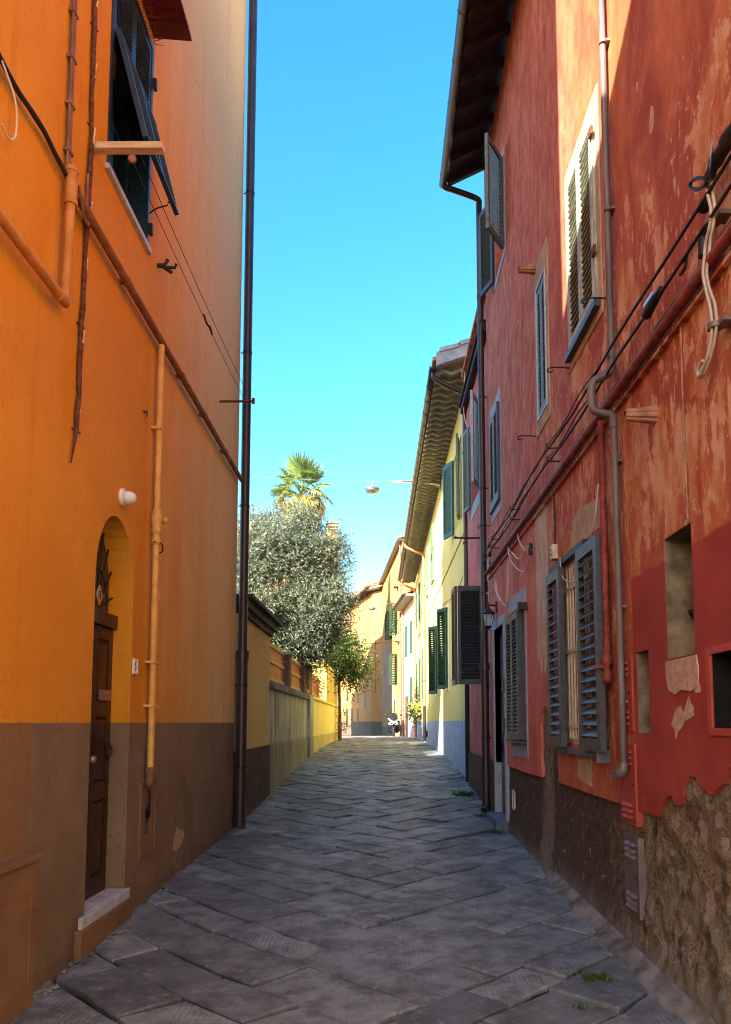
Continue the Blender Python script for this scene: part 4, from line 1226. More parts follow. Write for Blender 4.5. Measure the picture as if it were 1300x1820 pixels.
b = MB(); b.hexa([(1.05, 1.9, 11.12), (6.5, 1.9, 13.5), (6.5, 12.5, 13.5), (1.05, 12.5, 11.12), (1.05, 1.9, 11.2), (6.5, 1.9, 13.6), (6.5, 12.5, 13.6), (1.05, 12.5, 11.2)])
b.build('roof', MAT['rooftile'], R)
# windows of the upper floor
def closed_pair(fr, h, mat, parent, n, split, w=-.035, thick=.045, gap=.004, tilt=48):
    u0, u1, v0, v1 = h; hw = (u1 - u0) / 2
    for k in range(2):
        leaf(Fr(fr.P(u0 + k * hw + gap, v0 + gap, w), fr.u, fr.w), hw - 2 * gap, v1 - v0 - 2 * gap, mat, parent, n, thick, split, 'shutter', .08, .055, tilt)
surround(RW, W1[0], W1[1], W1[2], W1[3], .10, MAT['beige'], R, .010, .15, .14)
b = MB(); b.facade(RW, rect(W1[0] - .001, W1[1] + .001, W1[2] - .001, W1[3] + .001), [rect(W1[0] + .03, W1[1] - .03, W1[2] + .03, W1[3] - .03)], .08, .030); b.build('window_frame', MAT['olivegrey'], R)
closed_pair(RW, (W1[0] + .032, W1[1] - .032, W1[2] + .032, W1[3] - .032), MAT['olivegrey'], R, 25, True, -.01, .045)
MB().fbox(RW, W1[0] - .06, W1[1] + .04, W1[2] - .06, W1[2] - .003, -.02, .065).build('window_sill', MAT['slate'], R)
b = MB()
for v in (5.5, 6.55): b.fbox(RW, W1[0] - .05, W1[0] + .02, v, v + .07, .031, .055).cut()
b.build('shutter_hinge', MAT['rust'], R)
surround(RW, W2[0], W2[1], W2[2], W2[3], .10, MAT['beige'], R, .010, .28, .16)
b = MB(); b.facade(RW, rect(W2[0] - .001, W2[1] + .001, W2[2] - .001, W2[3] + .001), [rect(W2[0] + .03, W2[1] - .03, W2[2] + .03, W2[3] - .03)], .06, .02); b.build('window_frame', MAT['paleblue'], R)
closed_pair(RW, (W2[0] + .032, W2[1] - .032, W2[2] + .032, W2[3] - .032), MAT['greengrey'], R, 26, True, -.03, .04)
surround(RW, W3[0], W3[1], W3[2], W3[3], .10, MAT['greysurr'], R, .010, .22, .20)
closed_pair(RW, (W3[0] + .01, W3[1] - .01, W3[2] + .01, W3[3] - .01), MAT['greengrey'], R, 22, True, .0, .045)
MB().fbox(RW, W3[0] - .04, W3[1] + .04, W3[2] - .06, W3[2] - .003, -.02, .055).build('window_sill', MAT['slate'], R)
MB().fbox(RW, W3[0] - .035, W3[0] - .002, W3[2], W3[3], .012, .055).build('window_frame', MAT['slate'], R)
surround(RW, W4[0], W4[1], W4[2], W4[3], .12, MAT['greysurr'], R, .010)
glazing(RW, W4[0], W4[1], W4[2], W4[3], -.2, R, MAT['greengrey'], 1)
leaf(Fr(RW.P(W4[0], W4[2], .01), V((-.3, -.5, 0)), V((-.5, .3, 0))), .56, 1.42, MAT['greengrey'], R, 22, .045, True, 'shutter', .08, .06, -48)
leaf(Fr(RW.P(W4[1], W4[2], .01), V((-.16, .5, 0)), V((-.5, -.16, 0))), .46, 1.42, MAT['slate'], R, 20, .045, False, 'shutter', .08, .06, -48)
# open window with cream bars
MB().fbox(RW, OW[0] + .001, OW[1] - .001, OW[2] + .001, OW[3] - .001, -.30, -.29).build('window_pane', MAT['glass'], R)
b = MB(); b.facade(RW, rect(OW[0] + .002, OW[1] - .002, OW[2] + .002, OW[3] - .002), [rect(OW[0] + .11, OW[1] - .11, OW[2] + .07, OW[3] - .07)], .06, -.012); b.build('window_frame', MAT['cream'], R)
for i in range(7):
    u = OW[1] - .17 - i * .105
    MB().tube([RW.P(u, OW[2] + .05, .0), RW.P(u, OW[3] - .05, .0)], .011, 8).build('window_bar', MAT['cream'], R)
for v in (1.62, 2.32, 2.92): MB().fbox(RW, OW[0] + .03, OW[1] - .03, v - .018, v + .018, -.010, .014).build('window_crossbar', MAT['cream'], R)
leaf(Fr(RW.P(5.87, 1.42, .055), (0, 1, 0), (-1, 0, 0)), .63, 1.72, MAT['slate'], R, 17, .05, True, 'shutter', .10, .085, 48, False, .075)
leaf(Fr(RW.P(7.13, 1.42, .055), (0, 1, 0), (-1, 0, 0)), .56, 1.72, MAT['slate'], R, 17, .05, True, 'shutter', .10, .085, 48, False, .075)
b = MB(); b.fbox(RW, 6.0, 7.75, 1.36, 1.415, -.05, .05).fbox(RW, 5.98, 6.02, 1.33, 1.43, 0, .10); b.build('window_sill', MAT['slatestone'], R)
b = MB(); b.fbox(RW, 6.4, 7.75, 3.175, 3.23, 0, .06); b.build('lintel_bar', MAT['iron'], R)
b = MB(); b.prism(RW, [(6.0, 3.25), (6.95, 3.25), (6.95, 3.52), (6.72, 3.58), (6.05, 3.5)], .001, .005); b.build('repair_patch', MAT['beige'], R)
b = MB(); b.prism(RW, [(6.5, 1.10), (6.95, 1.14), (6.95, 1.34), (6.5, 1.34)], .001, .005); b.build('repair_patch', MAT['beige'], R)
# closed window near the door
SWN = (9.41, 10.28, 1.43, 3.05)
surround(RW, SWN[0] - .02, SWN[1] + .05, SWN[2], SWN[3], .11, MAT['greysurr'], R, .012, .30, .22)
closed_pair(RW, SWN, MAT['slate'], R, 30, True, .045, .055)
MB().fbox(RW, SWN[0] - .005, SWN[0] + .02, SWN[2], SWN[3], .013, .045).build('window_frame', MAT['slate'], R)
b = MB(); b.fbox(RW, SWN[0] - .16, SWN[1] + .1, 3.06, 3.11, .012, .06).fbox(RW, SWN[0] - .2, SWN[0] - .12, 3.04, 3.13, .0, .11); b.build('shutter_bar', MAT['iron'], R)
b = MB(); b.fbox(RW, SWN[0] - .10, SWN[1] + .12, 1.39, 1.42, .012, .09); b.build('window_sill', MAT['slate'], R)
# door
b = MB(); b.facade(RW, [(DR0 - .13, .25), (DR0, .25), (DR0, DRT), (DR1, DRT), (DR1, .25), (DR1 + .10, .25), (DR1 + .10, DRT + .14), (DR0 - .13, DRT + .14)], [], .35, .018); b.build('door_surround', MAT['greysurr'], R)
dd = MB().fbox(RW, DR0 + .002, DR1 - .002, .26, DRT - .002, -.14, -.09).build('door', MAT['black'], R)
for k in range(2):
    for (v0, v1) in ((.4, 1.2), (1.35, 2.2), (2.3, 2.95)):
        MB().fbox(RW, DR0 + .06 + k * .43, DR0 + .43 + k * .43, v0, v1, -.089, -.078).build('door_panel', MAT['slate'], dd)
MB().fbox(RW, DR0 - .08, DR1 + .02, G(11.4) - .06, .262, -.3, .16).build('door_step', MAT['slatestone'], R, bevel=.008)
for (v0, v1, w) in ((1.5, 1.72, .03), (2.1, 2.28, .025)):
    MB().fbox(RW, DR0 - .11, DR0 - .04, v0, v1, .019, .019 + w).build('letter_box', MAT['slate'], R, bevel=.004)
# niches
def liner(h, depth, mat, lip=.05):
    b = MB(); u0, u1, v0, v1 = h; e = .004
    u0 += e; u1 -= e; v0 += e; v1 -= e
    P = RW.P
    b.add([P(u0, v0, -depth), P(u1, v0, -depth), P(u1, v1, -depth), P(u0, v1, -depth), P(u0, v0, -.004), P(u1, v0, -.004), P(u1, v1, -.004), P(u0, v1, -.004)],
          [(0, 1, 2, 3), (0, 4, 5, 1), (1, 5, 6, 2), (2, 6, 7, 3), (3, 7, 4, 0)])
    return b.build('niche_lining', mat, R)
liner(NI, .24, MAT['mud']); liner(NA, .12, MAT['mud']); liner(RN, .32, MAT['dark'])
b = MB(); b.tube([RW.P(4.33, 2.045, -.03), RW.P(4.33, 2.80, -.03)], .010, 8); b.build('iron_bar', MAT['iron'], R)
b = MB(); b.tube(smooth_path([RW.P(4.30, 2.30, -.02), RW.P(4.36, 2.30, .0), RW.P(4.41, 2.28, -.03), RW.P(4.40, 2.25, -.05)], 4), .010, 6); b.build('bar_catch', MAT['iron'], R)
b = MB()
for i in range(90):
    pass
hose = [RW.P(4.02 - .10 * math.sin(t * math.pi), 1.63 + .36 * t, -.10 - .03 * t) for t in np.linspace(0, 1, 60)]
MB().tube(hose, .045, 10, True, [.042 if i % 2 else .050 for i in range(60)]).build('corrugated_hose', MAT['rubber'], R)
b = MB(); b.tube(smooth_path([RW.P(3.93, 1.72, -.05), RW.P(3.90, 1.80, -.03), RW.P(3.84, 1.80, -.03), RW.P(3.83, 1.72, -.04), RW.P(3.9, 1.70, -.04)], 5), .005, 5); b.build('wire_loop', MAT['teal'], R)
b = MB(); b.facade(RW, rect(RN[0] - .05, RN[1] + .05, RN[2] - .04, RN[3] + .04), [rect(*RN)], .010, .010); b.build('niche_frame', MAT['redplate'], R)
b = MB(); b.prism(RW, [(4.27, 1.86), (4.36, 1.83), (4.50, 1.845), (4.60, 1.82), (4.70, 1.85), (4.74, 1.93), (4.735, 2.03), (4.28, 2.035), (4.255, 1.95)], .001, .010); b.build('niche_sill', MAT['plasterbare'], R)
def flakes(pxs):
    b = MB(); b.prism(RW, [rp(*p) for p in pxs], .001, .003); b.build('bare_patch', MAT['plasterbare'], R)
flakes([(1225, 1237), (1229, 1250), (1235, 1258), (1233, 1265), (1235, 1271), (1226, 1278), (1217, 1283), (1215, 1290), (1211, 1296), (1206, 1300), (1202, 1315), (1200, 1296), (1194, 1288), (1199, 1270), (1204, 1258), (1211, 1254), (1213, 1262), (1217, 1266), (1220, 1252)])
flakes([(1233, 1211), (1240, 1209), (1247, 1220), (1246, 1230), (1238, 1232), (1233, 1224)])
flakes([(1158, 188), (1162, 190), (1163, 215), (1160, 236), (1156, 238), (1155, 215)])
flakes([(1132, 145), (1135, 148), (1134, 162), (1131, 163)])

# ---- things fixed to the red wall
def plate(u0, u1, v0, v1, mat, lab):
    t = thing('meter_plate', RW.P((u0 + u1) / 2, v0, 0), lab, 'meter cover', 'meter cover plates on the red wall')
    MB().fbox(RW, u0, u1, v0, v1, -.04, .014).build('plate', mat, t, bevel=.003)
    for vc in (v0 + .10, v1 - .10):
        for i in range(3):
            for k in range(2):
                uc = (u0 + u1) / 2 + (k - .5) * .11
                P = RW.P; v = vc + (i - 1) * .042
                m = MB(); m.add([P(uc - .045, v - .012, .0145), P(uc + .045, v - .012, .0145), P(uc + .045, v + .012, .0145), P(uc - .045, v + .012, .0145), P(uc - .045, v - .010, .034), P(uc + .045, v - .010, .034)],
                               [(0, 1, 2, 3), (4, 5, 1, 0), (3, 2, 5, 4), (0, 3, 4), (1, 5, 2)])
                m.build('vent_louver', mat, t)
    MB().lathe(RW.P(u0 + .05, (v0 + v1) / 2, .0), [(.012, -.014), (.012, -.020), (.003, -.021)], 8, 'x').build('lock', MAT['iron'], t)
plate(5.38, 5.72, 1.585, 2.14, MAT['redplate'], 'upper red painted meter cover plate beside the grey downpipe')
plate(5.36, 5.70, .92, 1.50, MAT['redplate'], 'lower red painted meter cover plate just above the bare steel one')
plate(5.34, 5.65, .29, .845, MAT['steelplate'], 'unpainted brownish steel meter plate set in the bare roughcast')
q = thing('downpipe', RW.P(5.5, 1.3, 0), 'thin weathered grey downpipe with a bulging bend on the red wall', 'downpipe')
MB().tube([RW.P(5.515, 11.1, .05), RW.P(5.51, 4.40, .05)], .025, 10).tube([RW.P(5.50, 3.90, .05), RW.P(5.49, 1.33, .05)], .025, 10).build('pipe', MAT['greypipe'], q)
MB().tube(smooth_path([RW.P(5.51, 4.42, .05), RW.P(5.51, 4.31, .06), RW.P(5.53, 4.27, .12), RW.P(5.55, 4.24, .18), RW.P(5.55, 4.13, .20), RW.P(5.55, 4.02, .18), RW.P(5.53, 3.985, .12), RW.P(5.50, 3.95, .06), RW.P(5.50, 3.86, .05)], 4), .031, 10).build('bend', MAT['greypipe'], q)
MB().tube(smooth_path([RW.P(5.49, 1.36, .05), RW.P(5.49, 1.30, .06), RW.P(5.48, 1.275, .10), RW.P(5.47, 1.27, .13)], 4), .037, 10).build('outlet', MAT['steelplate'], q)
b = MB()
for v in (10.2, 8.9, 7.0, 5.6, 3.6, 2.5, 1.8): b.tube([RW.P(5.5, v - .014, .05), RW.P(5.5, v + .014, .05)], .031, 10).fbox(RW, 5.47, 5.56, v - .01, v + .01, 0, .03).cut()
b.build('bracket', MAT['greypipe'], q)
q = thing('downpipe', RW.P(5.84, 2.1, 0), 'short red painted pipe dropping from the ledge pipe to a stopcock', 'pipe')
MB().tube([RW.P(5.84, 4.05, .045), RW.P(5.83, 2.2, .045)], .027, 10).build('pipe', MAT['redpipe'], q)
b = MB(); b.lathe(RW.P(5.83, 1.95, .05), [(.02, 0), (.036, .02), (.036, .08), (.026, .10), (.026, .14), (.044, .16), (.044, .20), (.03, .23), (.036, .25), (.03, .28)], 10); b.tube([RW.P(5.83, 2.08, .05), RW.P(5.88, 2.08, .13)], .018, 8)
b.build('stopcock', MAT['redpipe'], q)
q = thing('ledge_pipe', RW.P(4, 4.08, 0), 'long dark red pipe running level along the red wall below the cables', 'pipe')
MB().tube([RW.P(2.3, 4.08, .055), RW.P(12.38, 4.11, .055)], .033, 10).build('pipe', MAT['redpipe'], q)
MB().tube(smooth_path([RW.P(u, 4.145 + .012 * math.sin(u * 6), .05) for u in np.linspace(2, 12.3, 34)], 3), .014, 6).build('strand', MAT['browncable'], q)
MB().fbox(RW, 2.3, 12.35, 4.005, 4.03, .0, .035).build('ledge', MAT['red'], q)
for nm, z, lab in (('wall_cable', 4.44, 'upper black cable strung along the red wall'), ('wall_cable', 4.305, 'lower black cable with a steel clamp strung along the red wall')):
    c = thing(nm, RW.P(4, z, 0), lab, 'cable', 'black cables along the red wall')
    r2 = random.Random(int(z * 100))
    ph = r2.uniform(0, 6)
    b = MB(); b.tube(smooth_path([RW.P(u, z + .012 * math.sin(u * 2.3 + ph) - (.05 if z < 4.4 else .03) * max(0, 1 - abs(u - 4.6) / 3), .09 + .012 * math.sin(u * 1.7)) for u in np.linspace(1.5, 12.38, 30)], 4), .0105, 6)
    b.tube(smooth_path([RW.P(u, z + .018 * math.sin(u * 5 + ph) + .012 - (.05 if z < 4.4 else .03) * max(0, 1 - abs(u - 4.6) / 3), .10) for u in np.linspace(5.2, 12.38, 46)], 3), .006, 5)
    b.build('strand', MAT['cable'], c)
    b = MB()
    for u in (7.4, 9.6, 11.2): b.tube([RW.P(u, z - .03, 0), RW.P(u, z - .03, .12), RW.P(u, z + .02, .13)], .008, 5).cut()
    b.build('wall_hook', MAT['iron'], c)
q = thing('cable_clamp', RW.P(4.45, 4.28, .1), 'black cable clamp with a shiny steel plate on the lower cable', 'clamp')
MB().tube([RW.P(4.36, 4.27, .10), RW.P(4.62, 4.25, .10)], .030, 8, True, [.022, .034]).build('body', MAT['black'], q)
MB().fbox(RW, 4.40, 4.56, 4.262, 4.285, .132, .140).build('steel_plate', MAT['steel'], q)
q = thing('cord_bundle', RW.P(3.95, 3.6, .05), 'bundle of grey cords hanging from a black clamp and ending in a loop', 'cable')
bp = [(1263, 318), (1266, 345), (1271, 372), (1269, 400), (1262, 430), (1260, 455), (1257, 485), (1262, 515), (1270, 545), (1273, 575), (1271, 605), (1264, 635), (1255, 658), (1250, 668), (1247, 662), (1250, 650), (1257, 640)]
for k, (du, dw) in enumerate(((0, 0), (.022, .008), (-.02, .006), (.004, .020))):
    pts = []
    for i, p in enumerate(bp):
        y, z = on_x(p[0], p[1], 1.73)
        e = min(1, max(0, (13 - i) / 4)); pts.append(V((1.73 - dw, y + du * (1 if i % 4 < 2 else .5), z)))
    MB().tube(smooth_path(pts, 4), .0088, 6).build('cord', MAT['greycable'], q)
b = MB()
for p in ((1266, 395), (1272, 580)):
    y, z = on_x(p[0], p[1], 1.73); b.tube([V((1.73, y, z - .014)), V((1.73, y, z + .014))], .042, 8).fbox(RW, y - .09, y, z - .012, z + .012, 0, .07).cut()
b.build('clip', MAT['steelplate'], q)
up = [(1320, 205), (1300, 236), (1288, 262), (1272, 288), (1262, 315), (1262, 335)]
pts = [V((1.72, *on_x(p[0], p[1], 1.72))) for p in up]
MB().tube(smooth_path(pts, 4), .03, 8, True, [.026, .026, .028, .03, .036, .04, .044, .04, .036, .034, .036, .04, .038, .03, .028, .03, .034, .03, .026, .022, .016]).build('cable_end', MAT['cable'], q)
y, z = on_x(1263, 282, 1.68); MB().hexa([V((1.672, y - .01, z - .05)), V((1.688, y + .02, z - .05)), V((1.688, y + .03, z - .05)), V((1.672, y + .0, z - .05)), V((1.672, y - .05, z + .05)), V((1.688, y - .02, z + .05)), V((1.688, y - .01, z + .05)), V((1.672, y - .04, z + .05))]).build('steel_plate', MAT['steel'], q)
pts = [V((1.70, *on_x(p[0], p[1], 1.70))) for p in ((1258, 318), (1243, 316), (1230, 322), (1227, 332), (1238, 337), (1252, 330), (1258, 322))]
MB().tube(smooth_path(pts, 4), .010, 6).build('tie_loop', MAT['black'], q)
y, z = on_x(1252, 366, 1.74); MB().lathe((1.74, y, z), [(.01, -.03), (.034, -.02), (.04, 0), (.034, .02), (.01, .03)], 10, 'x').build('insulator', MAT['black'], q)
y, z = on_x(1250, 440, 1.72); MB().tube([V((1.72, y, z + .05)), V((1.72, y, z - .05))], .028, 8).build('connector', MAT['black'], q)
pts = [V((1.72, *on_x(p[0], p[1], 1.72))) for p in ((1262, 400), (1252, 415), (1232, 432), (1220, 455), (1218, 475), (1210, 488))]
MB().tube(smooth_path(pts, 4), .010, 6).build('lead', MAT['cable'], q)
b = MB(); b.tube([RW.P(4.31, 4.02, .012), RW.P(4.315, 3.4, .014), RW.P(4.31, 2.83, .012)], .007, 6)
tag(b.build('thin_conduit', MAT['terra']), 'thin reddish conduit running down to the niche window', 'conduit')
for (u, v, lab) in ((4.79, 3.66, 'larger ribbed terracotta vent spout above the niche window'), (8.37, 6.92, 'small ribbed terracotta vent spout beside the upper narrow window')):
    b = MB(); n = 24; prof = [(.030, -.20), (.040, -.19), (.058, -.01), (.066, 0), (.066, .02)]
    vs = []
    for r_0, h in prof:
        for k in range(n):
            a = 2 * math.pi * k / n; rr = r_0 * (1 if k % 3 else .84)
            vs.append(RW.P(u, v, 0) + V((h, rr * math.cos(a), rr * math.sin(a))))
    b.add(vs, [(i * n + k, i * n + (k + 1) % n, (i + 1) * n + (k + 1) % n, (i + 1) * n + k) for i in range(len(prof) - 1) for k in range(n)])
    b.add([vs[k] + V((.012, 0, 0)) for k in range(n)], [tuple(range(n))])
    tag(b.build('vent_spout', MAT['terra']), lab, 'vent', 'terracotta vent spouts on the red wall')
for (u, v, lab) in ((6.89, 5.0, 'iron line hook on the red wall under the sunlit shutters'), (8.45, 4.94, 'iron line hook under the narrow upper window'), (5.66, 4.97, 'iron line hook close to the grey downpipe'), (12.1, 4.85, 'iron line hook near the dark brown downpipe')):
    b = MB(); b.tube(smooth_path([RW.P(u, v, 0), RW.P(u, v + .01, .10), RW.P(u, v + .005, .20), RW.P(u + .01, v - .02, .22), RW.P(u + .01, v - .035, .19), RW.P(u, v - .02, .17)], 4), .0075, 5)
    tag(b.build('line_hook', MAT['iron']), lab, 'hook', 'iron hooks on the red wall')
q = thing('junction_box', RW.P(7.6, 3.3, 0), 'small cream junction box above the barred window', 'junction box')
MB().fbox(RW, 7.55, 7.66, 3.31, 3.46, 0, .06).build('box', MAT['cream'], q, bevel=.006)
for v in (3.36, 3.41): MB().lathe(RW.P(7.60, v, 0), [(.012, -.06), (.012, -.066), (.003, -.067)], 8, 'x').build('screw', MAT['rust'], q)
pts = [V((1.735, *on_x(p[0], p[1], 1.735))) for p in ((996, 990), (997, 1010), (1001, 1027), (1012, 1034), (1024, 1031), (1032, 1017), (1040, 990), (1050, 955), (1058, 915), (1064, 860))]
MB().tube(smooth_path(pts, 5), .0065, 6).build('lead', MAT['creamcable'], q)
MB().tube(smooth_path([RW.P(7.6, 3.46, .02), RW.P(7.6, 3.7, .015), RW.P(7.62, 4.05, .02)], 4), .012, 6).build('feed_conduit', MAT['rust'], q)
q = thing('cable_loops', RW.P(10, 3.2, 0), 'loose white cables drooping in loops below the ledge pipe', 'cable')
for lp in (((920.5, 949), (922, 958), (925, 966), (934, 978), (941, 975), (946, 963), (951, 940)), ((903, 972), (906, 978), (911, 983), (921, 993), (930, 987), (937, 972)), ((903, 976), (905, 986), (908, 996), (916, 1007), (924, 1014), (934, 1015), (941, 996), (945, 972)),
           ((889, 1007), (884, 1020), (882, 1033), (884, 1052), (891, 1067), (897, 1075), (902, 1069), (903, 1039), (904, 996)), ((887, 1012), (881, 1024), (880, 1040), (884, 1058), (889, 1068)),
           ((869, 954), (866, 970), (863, 985), (857, 1014)), ((857, 1040), (861, 1050), (867, 1055), (874, 1051), (881, 1035))):
    pts = [V((1.745, *on_x(p[0], p[1], 1.745))) for p in lp]
    MB().tube(smooth_path(pts, 5), .0085, 5).build('strand', MAT['creamcable'], q)
b = MB()
for p, s in (((871, 985), 1), ((873, 1006), 1.3), ((870, 970), .8), ((944, 970), .9), ((943, 980), 1)):
    y, z = on_x(p[0], p[1], 1.74); b.tube([V((1.74, y, z + .04 * s)), V((1.74, y, z - .04 * s))], .025 * s, 8).cut()
b.build('connector', MAT['black'], q)
q = thing('vent_grille', RW.P(10.4, .5, 0), 'small white vent grille low in the roughcast beside the door step', 'vent')
b = MB(); b.facade(RW, rect(10.25, 10.42, .48, .74), [rect(10.27, 10.40, .50, .72)], .012, .018); b.build('frame', MAT['cream'], q)
for i in range(7): MB().fbox(RW, 10.272, 10.398, .51 + i * .03, .525 + i * .03, -.01, .010).build('slat', MAT['cream'], q)
q = thing('lantern', RW.P(11.6, 3.1, .1), 'black coach lantern on a scrolled bracket above the dark door', 'lantern')
lc = V((1.665, 11.62, 3.10))
b = MB(); b.fbox(RW, 11.57, 11.67, 3.36, 3.52, 0, .02); b.tube(smooth_path([RW.P(11.62, 3.45, .01), RW.P(11.62, 3.47, .06), RW.P(11.62, 3.46, .135)], 4), .014, 6); b.tube([lc + V((0, 0, .30)), lc + V((0, 0, .38))], .012, 6); b.lathe(lc + V((0, 0, .38)), [(.006, 0), (.016, .012), (.002, .035)], 8)
b.build('bracket', MAT['iron'], q)
MB().lathe(lc, [(.115, .225), (.118, .235), (.085, .265), (.055, .295), (.03, .315), (.012, .325)], 6, 'z', False).build('hood', MAT['iron'], q)
MB().lathe(lc, [(.050, .045), (.086, .222)], 6, 'z', False).build('glass', MAT['lampglass'], q)
MB().lathe(lc, [(.004, -.03), (.012, -.02), (.01, -.004), (.05, .028), (.056, .043)], 6, 'z', False).build('base', MAT['iron'], q)
b = MB()
for k in range(6):
    a = 2 * math.pi * k / 6; b.tube([lc + V((.053 * math.cos(a), .053 * math.sin(a), .04)), lc + V((.09 * math.cos(a), .09 * math.sin(a), .226))], .005, 4)
b.build('frame', MAT['iron'], q)
q = thing('downpipe', (1.7, 12.45, .2), 'tall dark brown downpipe between the red house and the pink house', 'downpipe')
px_, py_ = 1.715, 12.47
MB().tube([(px_, py_, 2.62), (px_ , py_, 10.3), (px_, py_, 10.72)], .055, 12).build('pipe', MAT['pipe'], q)
MB().tube(smooth_path([(px_, py_, 10.66), (px_ - .03, py_, 10.80), (1.30, 12.42, 10.92), (1.12, 12.40, 10.97), (1.09, 12.38, 11.04)], 5), .050, 10).build('swan_neck', MAT['pipe'], q)
MB().tube([(px_, py_, .30), (px_, py_, 2.58)], .066, 12).tube([(px_, py_, 2.52), (px_, py_, 2.63)], .085, 12).tube(smooth_path([(px_, py_, .34), (px_, py_, .26), (px_ - .04, py_ - .03, .215)], 4), .075, 12).build('boot_pipe', MAT['pipe'], q)
b = MB()
for z in (9, 7.2, 5.6, 3.8, 1.4): b.tube([(px_, py_, z - .015), (px_, py_, z + .015)], .070 if z < 2.6 else .060, 12).tube([(px_, py_, z), (1.85, py_, z)], .01, 5).cut()
b.build('bracket', MAT['iron'], q)

q = thing('cream_house', (3, -6, 0), 'unseen pale house added to bounce sunlight into the lane', 'house')  # added out of view as a warm sunlit reflector for the lane
MB().box(2.0, 10, -14, 2.19, -.3, 9.0).build('wall', MAT['whitewall'], q)
MB().box(1.7, 10.2, -14.2, 2.19, 9.002, 9.2).build('roof', MAT['rooftile'], q)
for (y_, z_) in ((-2, 1), (-6, 1), (-10, 1), (-2, 5), (-6, 5), (-10, 5)):
    MB().box(1.93, 2.0, y_, y_ + 1.1, z_, z_ + 2).build('shutter', MAT['dgreen'], q)

# ------------------------------------------------------------------ narrow pink house
K_ = thing('pink_house', (1.85, 14.1, .3), 'narrow dusky pink house squeezed between the red and yellow houses', 'house')
PW = (13.75, 15.05, 6.0, 7.72); PG = (12.85, 13.5, 2.35, 4.1)
b = MB(); b.facade(RB, [(12.405, 0), (15.86, 0), (15.86, 9.15), (12.405, 9.15)], [rect(*PW), rect(*PG)], .35); b.build('wall', MAT['pinkwall'], K_)
MB().box(2.202, 10, 12.405, 15.86, 0, 9.15).build('wall', MAT['pinkwall'], K_)
MB().fbox(RB, 12.405, 15.88, .0, 1.02, .0, .03).build('plinth', MAT['stucco'], K_)
b = MB(); b.fbox(RB, 12.41, 15.95, 8.36, 8.50, .0, .12); b.fbox(RB, 12.41, 15.95, 8.502, 8.56, 0, .16); b.build('string_course', MAT['soffit'], K_)
b = MB(); b.hexa([(1.75, 12.41, 9.152), (9, 12.41, 10.6), (9, 15.9, 10.6), (1.75, 15.9, 9.152), (1.75, 12.41, 9.22), (9, 12.41, 10.7), (9, 15.9, 10.7), (1.75, 15.9, 9.22)]); b.build('roof', MAT['rooftile'], K_)
surround(RB, *PW, .10, MAT['greysurr'], K_, .010, .16, .25)
glazing(RB, *PW, -.2, K_, MAT['paleblue'], 1)
leaf(Fr(RB.P(PW[0], PW[2], .02), V((-.16, -.44, 0)), V((-.44, .16, 0))), .46, 1.72, MAT['paleblue'], K_, 30, .05, False, 'shutter', .09, .075, -48)
leaf(Fr(RB.P(PW[1], PW[2], .02), V((-.07, .50, 0)), V((-.50, -.07, 0))), .45, 1.72, MAT['greengrey'], K_, 30, .05, False, 'shutter', .08, .06, -48)
surround(RB, *PG, .12, MAT['greysurr'], K_, .010, .35, .25)
MB().fbox(RB, PG[0] + .002, PG[1] - .002, PG[2] + .002, PG[3] - .002, -.25, -.24).build('pane', MAT['glass'], K_)
MB().fbox(RB, PG[0] - .1, PG[1] + .1, PG[2] - .06, PG[2] - .012, -.02, .08).build('window_sill', MAT['greysurr'], K_)
leaf(Fr(RB.P(13.5, 2.33, .03), V((-1, 0, 0)), V((0, -1, 0))), .44, 1.78, MAT['slate'], K_, 28, .05, True, 'shutter', .09, .05, -46, False, .066)
leaf(Fr(V((1.372, 13.50, 2.33)), V((-.02, .55, 0)), V((-.55, -.02, 0))), .46, 1.78, MAT['slate'], K_, 28, .045, False, 'shutter', .09, .05, -50)
MB().fbox(RB, 13.49, 13.52, 2.35, 4.15, .0, .05).build('shutter_hinge', MAT['iron'], K_)
MB().fbox(RB, 13.0, 13.12, .48, .74, .031, .045).build('vent_cover', MAT['cream'], K_)
q = thing('clothes_pole', RB.P(13.2, 4.95, 0), 'straight iron line arm sticking out from the pink wall', 'clothes pole')
MB().tube([RB.P(13.3, 4.95, 0), RB.P(13.3, 4.95, .55)], .016, 6).build('arm', MAT['iron'], q)
MB().tube([RB.P(13.3, 4.95, .5), RB.P(13.3, 4.99, .52)], .014, 6).build('eye', MAT['iron'], q)
b = MB(); b.tube(smooth_path([(1.80, 15.6, 9.3), (1.76, 15.55, 8.4), (1.78, 15.45, 8.0), (1.82, 14.9, 7.55), (1.84, 14.5, 7.5)], 5), .010, 5)
tag(b.build('roof_cable', MAT['creamcable']), 'white cable dropping from the roof over the pink wall', 'cable')

